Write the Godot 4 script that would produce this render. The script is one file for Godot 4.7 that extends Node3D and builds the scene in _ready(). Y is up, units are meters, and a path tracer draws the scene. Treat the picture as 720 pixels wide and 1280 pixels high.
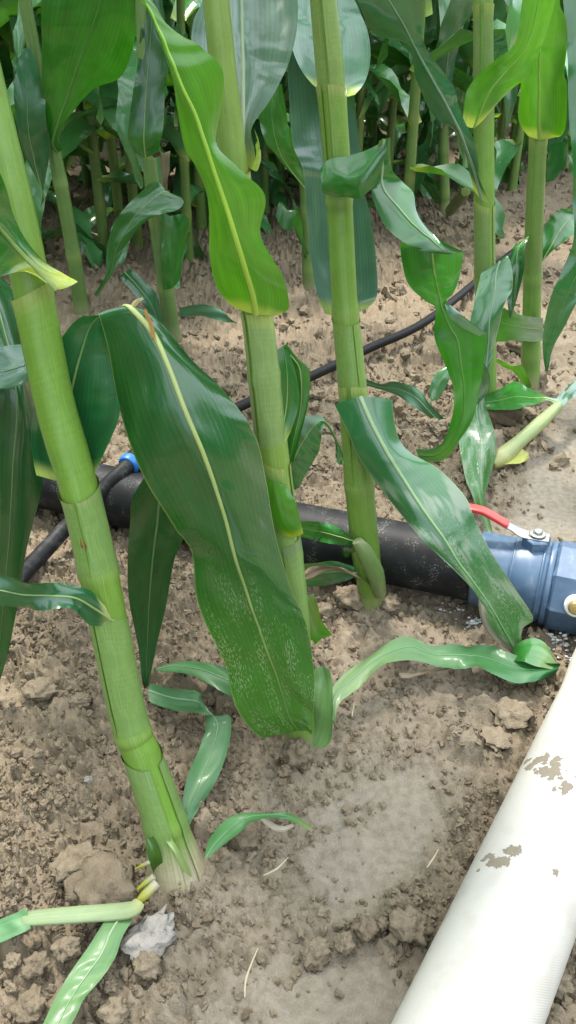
extends Node3D
# A maize field edge seen from half a metre above the soil: corn plants, drip tubing, a black
# supply pipe with a blue valve and a white layflat hose on crumbly soil.

const EYE := Vector3(0, 0.5, 0)
const PITCH := 32.0
const FOV := 62.0
const LEAF_TONE := 0.95
const STEM_TONE := 0.72
const FOCAL := 1065.1      # pixels, for a picture 720 x 1280

var cam_basis := Basis(Vector3.RIGHT, deg_to_rad(-PITCH))
var rng := RandomNumberGenerator.new()
var names := {}
var noise_low := FastNoiseLite.new()
var noise_mid := FastNoiseLite.new()
var noise_fine := FastNoiseLite.new()
var cell_a := FastNoiseLite.new()
var cell_b := FastNoiseLite.new()
var cell_c := FastNoiseLite.new()
var edge_a := FastNoiseLite.new()
var edge_b := FastNoiseLite.new()
var edge_c := FastNoiseLite.new()
var noise_leaf := FastNoiseLite.new()
var mat := {}

# ------------------------------------------------------------------ naming
func numbered(called: String) -> String:
	var n: int = names.get(called, -1) + 1
	names[called] = n
	return called if n == 0 else "%s_%03d" % [called, n]

func thing(called: String, label: String, category: String, at := Vector3.ZERO, group := "") -> Node3D:
	var o := Node3D.new()
	o.name = numbered(called)
	add_child(o, true)
	o.position = at
	o.set_meta("label", label)
	o.set_meta("category", category)
	if group:
		o.set_meta("group", group)
	return o

func part(called: String, m: Mesh, material: Material, parent: Node3D) -> MeshInstance3D:
	var o := MeshInstance3D.new()
	var k := 0
	var n := called
	while parent.has_node(NodePath(n)):
		k += 1
		n = "%s_%03d" % [called, k]
	o.name = n
	o.mesh = m
	o.material_override = material
	parent.add_child(o, true)
	return o

func single(called: String, m: Mesh, material: Material, label: String, category: String, at := Vector3.ZERO, group := "") -> MeshInstance3D:
	var o := MeshInstance3D.new()
	o.name = numbered(called)
	o.mesh = m
	o.material_override = material
	o.position = at
	add_child(o, true)
	o.set_meta("label", label)
	o.set_meta("category", category)
	if group:
		o.set_meta("group", group)
	return o

# ------------------------------------------------------------------ places
# A point of the place, z metres ahead of the eye along the ground; z < 0 means: -z metres above the soil.
func q(px: float, py: float, z: float) -> Vector3:
	var d := cam_basis * Vector3((px - 360.0) / FOCAL, (640.0 - py) / FOCAL, -1.0)
	if z < 0.0:
		var p := EYE + d * ((0.5 + z) / -d.y)
		return EYE + d * ((0.5 + z - soil_mean(p.x, -p.z)) / -d.y)
	return EYE + d * (z / -d.z)

func metres(px: float, p: Vector3) -> float:      # how long px pixels are at p
	return px / FOCAL * -(cam_basis.inverse() * (p - EYE)).z

func across(x: float, z: float) -> float:          # distance across the rows
	return x * 0.899 - z * 0.438

func soil_low(x: float, z: float) -> float:
	return 0.007 * noise_low.get_noise_2d(x, z)

func soil_mean(x: float, z: float) -> float:
	return soil_low(x, z) + 0.013 * roughness_of_soil(x, z)

func roughness_of_soil(x: float, z: float) -> float:
	var o := across(x, z)
	var n := noise_mid.get_noise_2d(x * 0.8 + 5.0, z * 0.8)
	var n2 := noise_mid.get_noise_2d(x * 0.3 + 15.0, z * 0.3)
	# the smooth damp hollow, the trodden bit in front, the path beyond the pipe
	var d1 := Vector2((x - 0.066 - 0.5 * (z - 0.39)) / 0.048, (z - 0.385) / 0.075).length() + 0.5 * n2 + 0.5 * n
	var d2 := Vector2((x - 0.015) / 0.085, (z - 0.262) / 0.045).length() + 0.35 * n2
	var band := maxf(1.0 - smoothstep(0.6, 1.25, d1), 0.85 * (1.0 - smoothstep(0.55, 1.2, d2)))
	band = maxf(band, 0.9 * smoothstep(-0.16, -0.11, o) * smoothstep(0.66, 0.8, z))
	band = maxf(band, 0.35 * smoothstep(-0.24, -0.17, o) * (1.0 - smoothstep(-0.08, -0.04, o)))
	band = clampf(band + 0.9 * n * band, 0.0, 1.0)
	return clampf(1.0 - 0.93 * band, 0.07, 1.0)

# angular lumps with cracks between them, each with a height of its own
func clods(value: FastNoiseLite, edge: FastNoiseLite, x: float, z: float) -> float:
	var e := edge.get_noise_2d(x, z) + 1.0
	var v := value.get_noise_2d(x, z)
	return smoothstep(0.0, 0.42, e) * (0.35 + 0.65 * v * v + 0.3 * e * v)

func soil(x: float, z: float) -> float:
	var h := soil_low(x, z)
	var near := z < 4.5 and z > -0.4 and absf(x) < 3.5
	var r := roughness_of_soil(x, z)
	h += 0.0035 * noise_mid.get_noise_2d(x, z) * (0.4 + 0.6 * r)
	if near:
		var wx := x + 0.0045 * noise_fine.get_noise_2d(x * 0.5, z * 0.5)
		var wz := z + 0.0045 * noise_fine.get_noise_2d(z * 0.5 + 9.0, x * 0.5)
		var patch := smoothstep(-0.2, 0.35, noise_mid.get_noise_2d(x * 0.6 + 31.0, z * 0.6))
		var patch2 := smoothstep(-0.35, 0.3, noise_mid.get_noise_2d(x * 1.7, z * 1.7 + 77.0))
		h += r * patch * 0.017 * clods(cell_a, edge_a, wx, wz)
		h += r * (0.35 + 0.65 * patch2) * 0.0115 * clods(cell_b, edge_b, wx, wz)
		h += (0.12 + 0.88 * r) * 0.0052 * clods(cell_c, edge_c, wx, wz)
		h += 0.0007 * noise_fine.get_noise_2d(x, z)
	return h

# ------------------------------------------------------------------ meshes
# rows x columns of points; wrap joins the last column to the first
func grid(p: PackedVector3Array, nu: int, nv: int, uv: PackedVector2Array, col: PackedColorArray, wrap := false) -> ArrayMesh:
	var idx := PackedInt32Array()
	var nor := PackedVector3Array()
	nor.resize(p.size())
	for j in nv - 1:
		for i in nu - 1:
			var a := j * nu + i
			var b := a + 1
			var c := a + nu
			var d := c + 1
			idx.append_array([a, c, b, b, c, d])
			var n := (p[d] - p[a]).cross(p[c] - p[b])
			nor[a] += n; nor[b] += n; nor[c] += n; nor[d] += n
	for j in nv:
		if wrap:
			var s := nor[j * nu] + nor[j * nu + nu - 1]
			nor[j * nu] = s
			nor[j * nu + nu - 1] = s
		for i in nu:
			nor[j * nu + i] = nor[j * nu + i].normalized() if nor[j * nu + i].length_squared() > 1e-20 else Vector3.UP
	var arr := []
	arr.resize(Mesh.ARRAY_MAX)
	arr[Mesh.ARRAY_VERTEX] = p
	arr[Mesh.ARRAY_NORMAL] = nor
	arr[Mesh.ARRAY_TEX_UV] = uv
	if col.size():
		arr[Mesh.ARRAY_COLOR] = col
	arr[Mesh.ARRAY_INDEX] = idx
	var m := ArrayMesh.new()
	m.add_surface_from_arrays(Mesh.PRIMITIVE_TRIANGLES, arr)
	return m

func curve_at(a: Array, t: float) -> Vector3:       # Catmull-Rom, t from 0 to a.size() - 1
	var i := clampi(int(t), 0, a.size() - 2)
	var f := t - i
	var p0: Vector3 = a[maxi(i - 1, 0)]
	var p1: Vector3 = a[i]
	var p2: Vector3 = a[i + 1]
	var p3: Vector3 = a[mini(i + 2, a.size() - 1)]
	return 0.5 * ((2.0 * p1) + (p2 - p0) * f + (2.0 * p0 - 5.0 * p1 + 4.0 * p2 - p3) * f * f + (3.0 * p1 - p0 - 3.0 * p2 + p3) * f * f * f)

# A round body along points; radii and colours per point; flat squashes it upright
func tube(pts: Array, radii: Array, cols: Array, ns: int, caps := true, flat := 1.0, per := 1) -> ArrayMesh:
	var cs := []
	var rs := []
	var ks := []
	var total := (pts.size() - 1) * per + 1
	for k in total:
		var t := float(k) / per
		var i := clampi(int(t), 0, pts.size() - 2)
		var f := t - i
		cs.append(curve_at(pts, t) if per > 1 else pts[k])
		rs.append(lerpf(radii[i], radii[i + 1], f))
		ks.append((cols[i] as Color).lerp(cols[i + 1], f) * STEM_TONE if cols.size() else Color.WHITE)
	if caps:
		var d0: Vector3 = (cs[0] - cs[1]).normalized() * 0.0004
		var d1: Vector3 = (cs[-1] - cs[-2]).normalized() * 0.0004
		cs = [cs[0] + d0, cs[0] + d0 * 0.9] + cs + [cs[-1] + d1 * 0.9, cs[-1] + d1]
		rs = [rs[0] * 0.01, rs[0] * 0.93] + rs + [rs[-1] * 0.93, rs[-1] * 0.01]
		ks = [ks[0], ks[0]] + ks + [ks[-1], ks[-1]]
	var p := PackedVector3Array()
	var uv := PackedVector2Array()
	var col := PackedColorArray()
	var side := Vector3.ZERO
	var length := 0.0
	for k in cs.size():
		var dir: Vector3 = (cs[mini(k + 1, cs.size() - 1)] - cs[maxi(k - 1, 0)]).normalized()
		if side == Vector3.ZERO:
			side = dir.cross(Vector3.UP if absf(dir.y) < 0.9 else Vector3.FORWARD).normalized()
		side = (side - dir * side.dot(dir)).normalized()
		var up := side.cross(dir)
		if k:
			length += (cs[k] - cs[k - 1]).length()
		for i in ns + 1:
			var a := TAU * i / ns
			p.append(cs[k] + (side * cos(a) + up * sin(a) * flat) * rs[k])
			uv.append(Vector2(float(i) / ns, length))
			col.append(ks[k])
	return grid(p, ns + 1, cs.size(), uv, col, true)

# ------------------------------------------------------------------ leaves
# Left margin, midrib and right margin in the place; o: col, tip, base (linear colours), ruffle, rib (metres), rows, keel
func leaf(parent: Node3D, lft: Array, mid: Array, rgt: Array, o: Dictionary) -> MeshInstance3D:
	var origin: Vector3 = o.get("origin", Vector3.ZERO)
	var per: int = o.get("per", 5)
	if rib_width(o) > 0.0012 and not o.has("stations"):
		per = maxi(per, 11)
	var nv := (mid.size() - 1) * per + 1
	var nu: int = o.get("nu", 13)
	var col: Color = o.get("col", Color(0.05, 0.17, 0.04))
	var tip: Color = o.get("tip", col)
	var base: Color = o.get("base", col)
	var ruffle: float = 0.0008 + 1.3 * (o.get("ruffle", 0.0025) as float)
	var basel: float = o.get("basel", 0.05)
	var tipl: float = o.get("tipl", 0.25)
	var bump: float = o.get("bump", 0.0012)
	var sh: float = rng.randf() * 50.0
	var ms: Array[Vector3] = []
	var length := 0.0
	var lens: Array[float] = []
	for j in nv:
		ms.append(curve_at(mid, float(j) / per))
		if j:
			length += (ms[j] - ms[j - 1]).length()
		lens.append(length)
	var p := PackedVector3Array()
	var uv := PackedVector2Array()
	var cc := PackedColorArray()
	var nrm: Array[Vector3] = []
	var crest := PackedVector3Array()
	crest.resize(nv)
	var wid: Array[float] = []
	for j in nv:
		var t := float(j) / per
		var l := curve_at(lft, t)
		var r := curve_at(rgt, t)
		var m := ms[j]
		var dir := (ms[mini(j + 1, nv - 1)] - ms[maxi(j - 1, 0)]).normalized()
		var half := (r - l) * 0.5
		var sag := (l + r) * 0.5 - m
		var n := half.cross(dir).normalized()
		nrm.append(n)
		wid.append(half.length() * 2.0)
		var s := lens[j] / maxf(length, 1e-5)
		var w := half.length()
		for i in nu:
			var u := -1.0 + 2.0 * i / (nu - 1)
			u = signf(u) * pow(absf(u), 0.85)
			var au := absf(u)
			var pos := m + half * u + sag * pow(au, 1.5)
			var wave := sin(lens[j] * 62.0 + sh + 1.3 * u + 2.5 * noise_leaf.get_noise_2d(lens[j] * 9.0, sh)) * ruffle * au * au
			wave *= smoothstep(0.0, 0.15, s)
			wave += bump * 1.6 * noise_leaf.get_noise_2d(lens[j] * 13.0 + sh * 7.0, u * w * 24.0 + sh)
			wave += bump * 0.30 * sin(lens[j] * 520.0 + 2.0 * u) * smoothstep(0.15, 0.5, noise_leaf.get_noise_2d(lens[j] * 16.0 + sh, u * w * 30.0 + 40.0))
			pos += n * wave
			if i == nu / 2:
				crest[j] = pos
			p.append(pos - origin)
			uv.append(Vector2(u * 0.5 + 0.5, s if o.has("dust") else lens[j] * 4.0 + sh))
			var k := base.lerp(col, smoothstep(0.0, 1.0, clampf((lens[j] - 0.2 * basel) / basel, 0.0, 1.0)))
			k = k.lerp(tip, smoothstep(1.0 - tipl, 1.0, s))
			var v := 1.0 + 0.22 * noise_leaf.get_noise_2d(lens[j] * 20.0 + sh * 3.0, u * 4.0)
			v *= LEAF_TONE * (o.get("gain", 1.0) as float)
			cc.append(Color(k.r * v, k.g * v, k.b * v))
	var b := part(o.get("name", "leaf"), grid(p, nu, nv, uv, cc), o.get("mat", mat.leaf), parent)
	var rib: float = o.get("rib", 0.0)
	if rib > 0.0:
		var rp := PackedVector3Array()
		var ru := PackedVector2Array()
		var rc := PackedColorArray()
		var rcol: Color = o.get("ribcol", Color(0.30, 0.42, 0.13))
		for j in nv:
			var s := lens[j] / maxf(length, 1e-5)
			var hw: float = minf(rib * 0.78 * lerpf(1.0, 0.20, s), wid[j] * 0.4) * 0.5 * (0.05 if j == nv - 1 else 1.0)
			var dir := (ms[mini(j + 1, nv - 1)] - ms[maxi(j - 1, 0)]).normalized()
			var sd := dir.cross(nrm[j]).normalized()
			for i in 9:
				var a := TAU * i / 8
				rp.append(crest[j] - origin + sd * cos(a) * hw + nrm[j] * sin(a) * (hw * 0.36 + 0.0005))
				ru.append(Vector2(i / 8.0, lens[j] * 4.0))
				var rk := rcol.lerp(col * 1.5, 0.65 * s)
				rc.append(Color(rk.r * LEAF_TONE, rk.g * LEAF_TONE, rk.b * LEAF_TONE))
		part("midrib", grid(rp, 9, nv, ru, rc, true), mat.rib, b)
	return b

func rib_width(o: Dictionary) -> float:
	return o.get("rib", 0.0)

# stations: left x, y, midrib x, y, right x, y, z of midrib, then (if given) how much farther the left and right margins lie
func leaf_at(parent: Node3D, st: Array, o: Dictionary) -> MeshInstance3D:
	var l := []
	var m := []
	var r := []
	for s in st:
		var z: float = s[6]
		var zl: float = s[7] if s.size() > 7 else 0.0
		var zr: float = s[8] if s.size() > 8 else zl
		l.append(q(s[0], s[1], z + (zl if z > 0 else -zl)))
		m.append(q(s[2], s[3], z))
		r.append(q(s[4], s[5], z + (zr if z > 0 else -zr)))
	o.origin = parent.position
	return leaf(parent, l, m, r, o)

# a leaf that grows from a point: azimuth, first slope, length, width, how far it bends over, twist
func grown_leaf(parent: Node3D, from: Vector3, az: float, up: float, length: float, width: float, bend: float, twist: float, o: Dictionary) -> MeshInstance3D:
	var n: int = o.get("stations", 8)
	var l := []
	var m := []
	var r := []
	var pos := from
	for k in n:
		var s := float(k) / (n - 1)
		var el := up - bend * pow(s, 1.4)
		var a := az + 0.25 * sin(s * 4.0 + twist * 3.0) * s
		var d := Vector3(cos(a) * cos(el), sin(el), -sin(a) * cos(el))
		if k:
			pos += d * length / (n - 1)
		var sd := Vector3(sin(a), 0, cos(a))
		var nn := sd.cross(d).normalized()
		sd = sd.rotated(d, twist * s)
		nn = nn.rotated(d, twist * s)
		var w := width * 0.5 * (0.45 + 0.55 * smoothstep(0.0, 0.25, s)) * (1.0 - pow(s, 2.6)) + 0.0006
		var fold := w * (0.55 * (1.0 - smoothstep(0.0, 0.5, s)) + 0.12)
		m.append(pos)
		l.append(pos - sd * w - nn * fold * signf(nn.y + 0.001) * -1.0)
		r.append(pos + sd * w - nn * fold * signf(nn.y + 0.001) * -1.0)
	o.per = o.get("per", 3)
	o.origin = o.get("origin", Vector3.ZERO)
	return leaf(parent, l, m, r, o)

# ------------------------------------------------------------------ stalks
# pts: x, y, z, width in pixels; nodes: the y of each joint
class Stalk:
	var c: Array[Vector3] = []
	var r: Array[float] = []
	var y: Array[float] = []
	func at(py: float) -> Array:
		for i in y.size() - 1:
			if py <= y[i] and py >= y[i + 1]:
				var f := (y[i] - py) / maxf(y[i] - y[i + 1], 1e-5)
				return [c[i].lerp(c[i + 1], f), lerpf(r[i], r[i + 1], f), (c[i + 1] - c[i]).normalized()]
		return [c[-1], r[-1], (c[-1] - c[-2]).normalized()] if py < y[-1] else [c[0], r[0], (c[1] - c[0]).normalized()]

func stalk(parent: Node3D, pts: Array, nodes: Array, low: Color, high: Color, foot: Color, grow := 0.85) -> Stalk:
	var s := Stalk.new()
	var cs := []
	for e in pts:
		cs.append(q(e[0], e[1], e[2]))
	var per := 14
	var cols := []
	for k in (pts.size() - 1) * per + 1:
		var t := float(k) / per
		var i := clampi(int(t), 0, pts.size() - 2)
		var f := t - i
		var py: float = lerpf(pts[i][1], pts[i + 1][1], f)
		var pos := curve_at(cs, t)
		var rad := metres(lerpf(pts[i][3], pts[i + 1][3], f), pos) * 0.5
		var col := low.lerp(high, clampf(float(k) / ((pts.size() - 1) * per), 0, 1))
		for n in nodes:
			var dd: float = (py - n) / 9.0
			rad *= 0.985 * (1.0 + 0.08 * exp(-dd * dd))
			var d2: float = (py - n - 8.0) / 4.0
			rad *= 1.0 - 0.03 * exp(-d2 * d2)
			col = col.lerp(Color(0.33, 0.49, 0.13), 0.5 * exp(-dd * dd * 1.5))
			col = col.lerp(Color(0.10, 0.17, 0.03), 0.4 * exp(-d2 * d2 * 4.0))
		var h := clampf(pos.y / 0.035, 0, 1)
		col = foot.lerp(col, smoothstep(0.0, 1.0, h))
		rad *= 1.0 + 0.22 * (1.0 - smoothstep(0.0, 0.03, pos.y))
		s.c.append(pos)
		s.r.append(rad)
		s.y.append(py)
		cols.append(col)
	# foot into the soil, head above the picture
	s.c.push_front(s.c[0] + Vector3(0, -0.03, 0))
	s.r.push_front(s.r[0] * 1.08)
	s.y.push_front(s.y[0] + 40.0)
	var all_c: Array = [] + s.c
	var all_r: Array = [] + s.r
	cols = [foot] + cols
	var dir := (s.c[-1] - s.c[-4]).normalized()
	for k in 8:
		dir = dir.lerp(Vector3.UP, 0.2).normalized()
		all_c.append(all_c[-1] + dir * grow / 8.0)
		all_r.append(all_r[-1] * 0.95)
		cols.append(high)
	for k in all_c.size():
		all_c[k] -= parent.position
	part("stalk", tube(all_c, all_r, cols, 20), mat.stalk, parent)
	# leaves above the picture
	var az := rng.randf() * TAU
	for k in 4:
		var p: Vector3 = all_c[-8 + k * 2]
		az += PI + rng.randf_range(-0.4, 0.4)
		grown_leaf(parent, p, az, 1.15, 0.55, 0.075, 1.9, rng.randf_range(-0.4, 0.4), {"col": Color(0.05, 0.16, 0.04), "base": Color(0.3, 0.4, 0.1), "rib": 0.004})
	return s

# the leaf sheath wrapped round a stalk between two heights, open along a seam
func sheath(parent: Node3D, s: Stalk, y0: float, y1: float, seam: float, slant: float, col: Color, top: Color, fat := 1.07, gap := 0.25, flare := 0.0) -> void:
	var p := PackedVector3Array()
	var uv := PackedVector2Array()
	var cc := PackedColorArray()
	var nu := 25
	var nv := 19
	for j in nv:
		var t := float(j) / (nv - 1)
		for i in nu:
			var a := seam + gap + (TAU - 2.0 * gap) * i / (nu - 1)
			var e := cos((a - seam) * 0.5)
			var yt := y1 + slant * e * e
			var py := lerpf(y0, yt, t)
			var k: Array = s.at(py)
			var ax: Vector3 = k[2]
			var sd := ax.cross(Vector3(0, 0, 1)).normalized() * -1.0
			var fw := sd.cross(ax) * -1.0
			if fw.z < 0:
				fw = -fw
			var r: float = k[1] * (1.0 + (fat - 1.0) * 0.28 + flare * 0.6 * pow(t, 8.0)) + 0.0002
			r *= 1.0 - 0.04 * (1.0 - smoothstep(0.0, 0.15, t))
			var lip := minf(i, nu - 1 - i)
			r += 0.0004 * exp(-lip * 0.9) * smoothstep(0.0, 0.2, t) + 0.00025 * smoothstep(0.93, 1.0, t)
			p.append(k[0] - parent.position + (fw * cos(a) + sd * sin(a)) * r)
			uv.append(Vector2(float(i) / (nu - 1), t * 0.6))
			var kk := col.lerp(top, smoothstep(0.86, 1.0, t))
			kk = Color(0.64, 0.58, 0.36).lerp(kk, smoothstep(0.006, 0.034, (k[0] as Vector3).y))
			cc.append(kk * STEM_TONE)
	part("sheath", grid(p, nu, nv, uv, cc), mat.stalk, parent)

# ------------------------------------------------------------------ soil lumps
func lump(seed_: int, squash: float, rough: float, nu := 16, nv := 11) -> ArrayMesh:
	var n := FastNoiseLite.new()
	n.seed = seed_
	n.frequency = 0.9
	n.fractal_octaves = 4
	var c := FastNoiseLite.new()
	c.seed = seed_ + 7
	c.noise_type = FastNoiseLite.TYPE_CELLULAR
	c.cellular_return_type = FastNoiseLite.RETURN_CELL_VALUE
	c.frequency = 1.1
	var p := PackedVector3Array()
	var uv := PackedVector2Array()
	for j in nv:
		var th := PI * j / (nv - 1)
		for i in nu + 1:
			var ph := TAU * (i % nu) / nu
			var d := Vector3(sin(th) * cos(ph), cos(th), sin(th) * sin(ph))
			var r := 1.0 + rough * n.get_noise_3dv(d * 1.5) + rough * 0.22 * c.get_noise_3dv(d * 1.3)
			r += rough * 0.42 * n.get_noise_3dv(d * 4.5)
			p.append(Vector3(d.x, d.y * squash, d.z) * r)
			uv.append(Vector2(float(i) / nu, float(j) / (nv - 1)))
	return grid(p, nu + 1, nv, uv, PackedColorArray(), true)

# ------------------------------------------------------------------ materials
func textured(size: int, f: Callable, srgb := true) -> ImageTexture:
	var im := Image.create_empty(size, size, true, Image.FORMAT_RGB8)
	for y in size:
		for x in size:
			im.set_pixel(x, y, f.call(x / float(size), y / float(size)))
	return ImageTexture.create_from_image(im)

func noise_tex(type: int, freq: float, oct: int, ramp: Array, size := 512, seed_ := 1, cell := -1) -> NoiseTexture2D:
	var n := FastNoiseLite.new()
	n.noise_type = type
	n.frequency = freq
	n.fractal_octaves = oct
	n.seed = seed_
	if cell >= 0:
		n.cellular_return_type = cell
	var t := NoiseTexture2D.new()
	t.width = size
	t.height = size
	t.seamless = true
	t.noise = n
	if ramp.size():
		var g := Gradient.new()
		g.offsets = PackedFloat32Array(ramp[0])
		var cs := PackedColorArray()
		for c in ramp[1]:
			cs.append((c as Color).linear_to_srgb())
		g.colors = cs
		t.color_ramp = g
	return t

func base_mat(c: Color, rough: float) -> StandardMaterial3D:
	var m := StandardMaterial3D.new()
	m.albedo_color = c.linear_to_srgb()
	m.roughness = rough
	m.cull_mode = BaseMaterial3D.CULL_DISABLED
	return m

func make_materials() -> void:
	var stripes := FastNoiseLite.new()
	stripes.frequency = 1.0
	stripes.fractal_octaves = 3
	stripes.seed = 5
	var vein := func(u: float, v: float) -> float:
		var a := stripes.get_noise_2d(u * 34.0, 0.4 * sin(v * TAU))
		var b := sin(u * TAU * 22.0)
		return 0.5 * a + 0.28 * b
	var leaf_color := func(u: float, v: float, dust: float) -> Color:
		var k := 0.86 + 0.20 * (vein.call(u, v) as float)
		k += 0.07 * stripes.get_noise_2d(u * 3.0 + 40.0, 3.0 * sin(v * TAU))
		var c := Color(k, k, k)
		var e := minf(u, 1.0 - u)
		c = c.lerp(Color(1.0, 1.0, 1.0), 0.8 * (1.0 - smoothstep(0.003, 0.012, e)))
		if dust > 0.0:
			var d := stripes.get_noise_2d(u * 60.0, v * 46.0 + 100.0) + 0.5 * stripes.get_noise_2d(u * 9.0 + 7.0, v * 6.0)
			c = c.lerp(Color(1, 1, 1), 0.0)
			if d > 0.34:
				c = c.lerp(Color(1.0, 1.0, 1.0), dust)
		return c
	var im_leaf := textured(384, func(u, v): return (leaf_color.call(u, v, 0.0) as Color).linear_to_srgb())
	var bump_im := Image.create_empty(384, 384, true, Image.FORMAT_RGBA8)
	for y in 384:
		for x in 384:
			var u := x / 384.0
			var v := y / 384.0
			var h: float = 0.5 + 0.32 * (vein.call(u, v) as float) + 0.05 * stripes.get_noise_2d(u * 10.0, 14.0 * sin(v * TAU) + 3.0)
			bump_im.set_pixel(x, y, Color(h, h, h))
	bump_im.bump_map_to_normal_map(4.0)
	var leaf_normal := ImageTexture.create_from_image(bump_im)
	var speck := FastNoiseLite.new()
	speck.frequency = 1.0
	speck.fractal_octaves = 2
	speck.seed = 21
	# leaves with dried soil specks and pale blotches: v runs from the collar to the tip; near and far colour, where specks begin, how blotched
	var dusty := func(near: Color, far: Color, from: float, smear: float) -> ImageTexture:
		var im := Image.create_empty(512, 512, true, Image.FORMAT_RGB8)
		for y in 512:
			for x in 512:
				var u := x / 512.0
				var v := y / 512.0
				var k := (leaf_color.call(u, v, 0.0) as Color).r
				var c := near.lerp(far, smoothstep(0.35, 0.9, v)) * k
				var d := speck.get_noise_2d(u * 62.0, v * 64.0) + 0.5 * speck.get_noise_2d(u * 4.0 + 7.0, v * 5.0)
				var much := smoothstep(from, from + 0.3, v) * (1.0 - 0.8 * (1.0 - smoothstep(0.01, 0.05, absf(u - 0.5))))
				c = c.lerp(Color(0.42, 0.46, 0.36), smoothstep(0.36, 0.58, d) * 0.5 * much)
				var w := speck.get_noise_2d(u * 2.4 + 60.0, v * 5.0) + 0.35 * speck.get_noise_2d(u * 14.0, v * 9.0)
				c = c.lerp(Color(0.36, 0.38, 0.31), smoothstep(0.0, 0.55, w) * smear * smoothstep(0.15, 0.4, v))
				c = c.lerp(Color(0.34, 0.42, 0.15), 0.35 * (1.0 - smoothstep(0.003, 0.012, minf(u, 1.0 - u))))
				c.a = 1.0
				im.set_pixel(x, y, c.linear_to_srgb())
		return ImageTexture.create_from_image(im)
	var leaf_dusty: ImageTexture = dusty.call(Color(0.014, 0.105, 0.020), Color(0.065, 0.225, 0.025), 0.42, 0.0)  # brighter far colour imitates light coming through the lower blade
	var leaf_smeared: ImageTexture = dusty.call(Color(0.022, 0.135, 0.036), Color(0.055, 0.175, 0.038), 0.3, 0.38)  # smeared: broad noise blotches of paler colour mixed into the green
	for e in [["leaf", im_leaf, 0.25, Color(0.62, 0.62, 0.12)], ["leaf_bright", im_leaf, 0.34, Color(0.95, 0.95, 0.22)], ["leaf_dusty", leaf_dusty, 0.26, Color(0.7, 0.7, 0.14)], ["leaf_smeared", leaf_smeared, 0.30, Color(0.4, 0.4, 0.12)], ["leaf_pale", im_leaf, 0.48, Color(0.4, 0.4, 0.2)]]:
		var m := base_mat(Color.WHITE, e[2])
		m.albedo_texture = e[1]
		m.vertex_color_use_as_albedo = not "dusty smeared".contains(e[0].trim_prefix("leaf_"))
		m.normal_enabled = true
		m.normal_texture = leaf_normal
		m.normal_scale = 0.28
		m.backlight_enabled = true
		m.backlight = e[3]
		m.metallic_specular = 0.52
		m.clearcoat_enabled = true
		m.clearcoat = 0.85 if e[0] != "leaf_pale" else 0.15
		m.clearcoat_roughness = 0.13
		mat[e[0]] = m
	# the back of the stalk texture: fine lengthwise streaks
	var streak := textured(256, func(u, v):
		var k: float = 0.84 + 0.22 * stripes.get_noise_2d(u * 90.0, 0.5 * sin(v * TAU)) + 0.04 * sin(u * TAU * 40.0) + 0.10 * stripes.get_noise_2d(u * 4.0, 3.0 * sin(v * TAU) + 9.0)
		if stripes.get_noise_2d(u * 55.0 + 4.0, 38.0 * sin(v * TAU)) > 0.50:
			k = minf(k + 0.16, 1.0)
		var br := smoothstep(0.42, 0.55, stripes.get_noise_2d(u * 16.0 + 31.0, 22.0 * sin(v * TAU) + 70.0)) * 0.5
		return Color(k, k * (1.0 - 0.35 * br), k * (1.0 - 0.5 * br)).linear_to_srgb())
	var st := base_mat(Color.WHITE, 0.36)
	st.albedo_texture = streak
	st.vertex_color_use_as_albedo = true
	st.uv1_scale = Vector3(1, 3, 1)
	st.backlight_enabled = true
	st.backlight = Color(0.18, 0.18, 0.06)
	mat.stalk = st
	var hk: StandardMaterial3D = st.duplicate()
	hk.roughness = 0.62
	mat.husk = hk
	var rb := base_mat(Color.WHITE, 0.42)
	rb.vertex_color_use_as_albedo = true
	rb.albedo_texture = streak
	mat.rib = rb
	# soil
	var so := base_mat(Color.WHITE, 0.95)
	so.metallic_specular = 0.25
	so.uv1_triplanar = true
	so.uv1_world_triplanar = true
	so.uv1_scale = Vector3(4.7, 4.7, 4.7)
	so.vertex_color_use_as_albedo = true
	so.albedo_texture = noise_tex(FastNoiseLite.TYPE_SIMPLEX_SMOOTH, 0.022, 6, [[0.0, 0.35, 0.55, 0.75, 1.0], [Color(0.66, 0.63, 0.58), Color(0.80, 0.79, 0.77), Color(0.90, 0.90, 0.89), Color(0.98, 0.97, 0.96), Color(1, 1, 1)]], 1024, 3)
	so.heightmap_enabled = true
	so.heightmap_texture = noise_tex(FastNoiseLite.TYPE_SIMPLEX_SMOOTH, 0.10, 4, [], 1024, 8)
	so.heightmap_scale = 0.10
	mat.soil = so
	var cl: StandardMaterial3D = so.duplicate()
	cl.vertex_color_use_as_albedo = false
	cl.albedo_color = Color(0.234, 0.190, 0.135).linear_to_srgb()
	mat.clod = cl
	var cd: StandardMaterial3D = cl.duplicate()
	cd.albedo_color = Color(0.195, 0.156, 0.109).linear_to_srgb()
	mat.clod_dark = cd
	var cp: StandardMaterial3D = cl.duplicate()
	cp.albedo_color = Color(0.33, 0.305, 0.275).linear_to_srgb()
	mat.clod_pale = cp
	# black polyethylene with soil specks
	var sp := base_mat(Color.WHITE, 0.55)
	sp.metallic_specular = 0.32
	sp.albedo_texture = textured(512, func(u, v):
		var d := speck.get_noise_2d(u * 90.0, v * 120.0)
		var e := speck.get_noise_2d(u * 6.0, v * 12.0 + 50.0)
		return Color(0.011, 0.012, 0.013).lerp(Color(0.24, 0.23, 0.21), smoothstep(0.56, 0.78, d + 0.7 * e) * 0.55).lerp(Color(0.07, 0.065, 0.06), 0.04 + 0.08 * e).linear_to_srgb())
	sp.uv1_scale = Vector3(1, 4, 1)
	mat.black_pipe = sp
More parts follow.
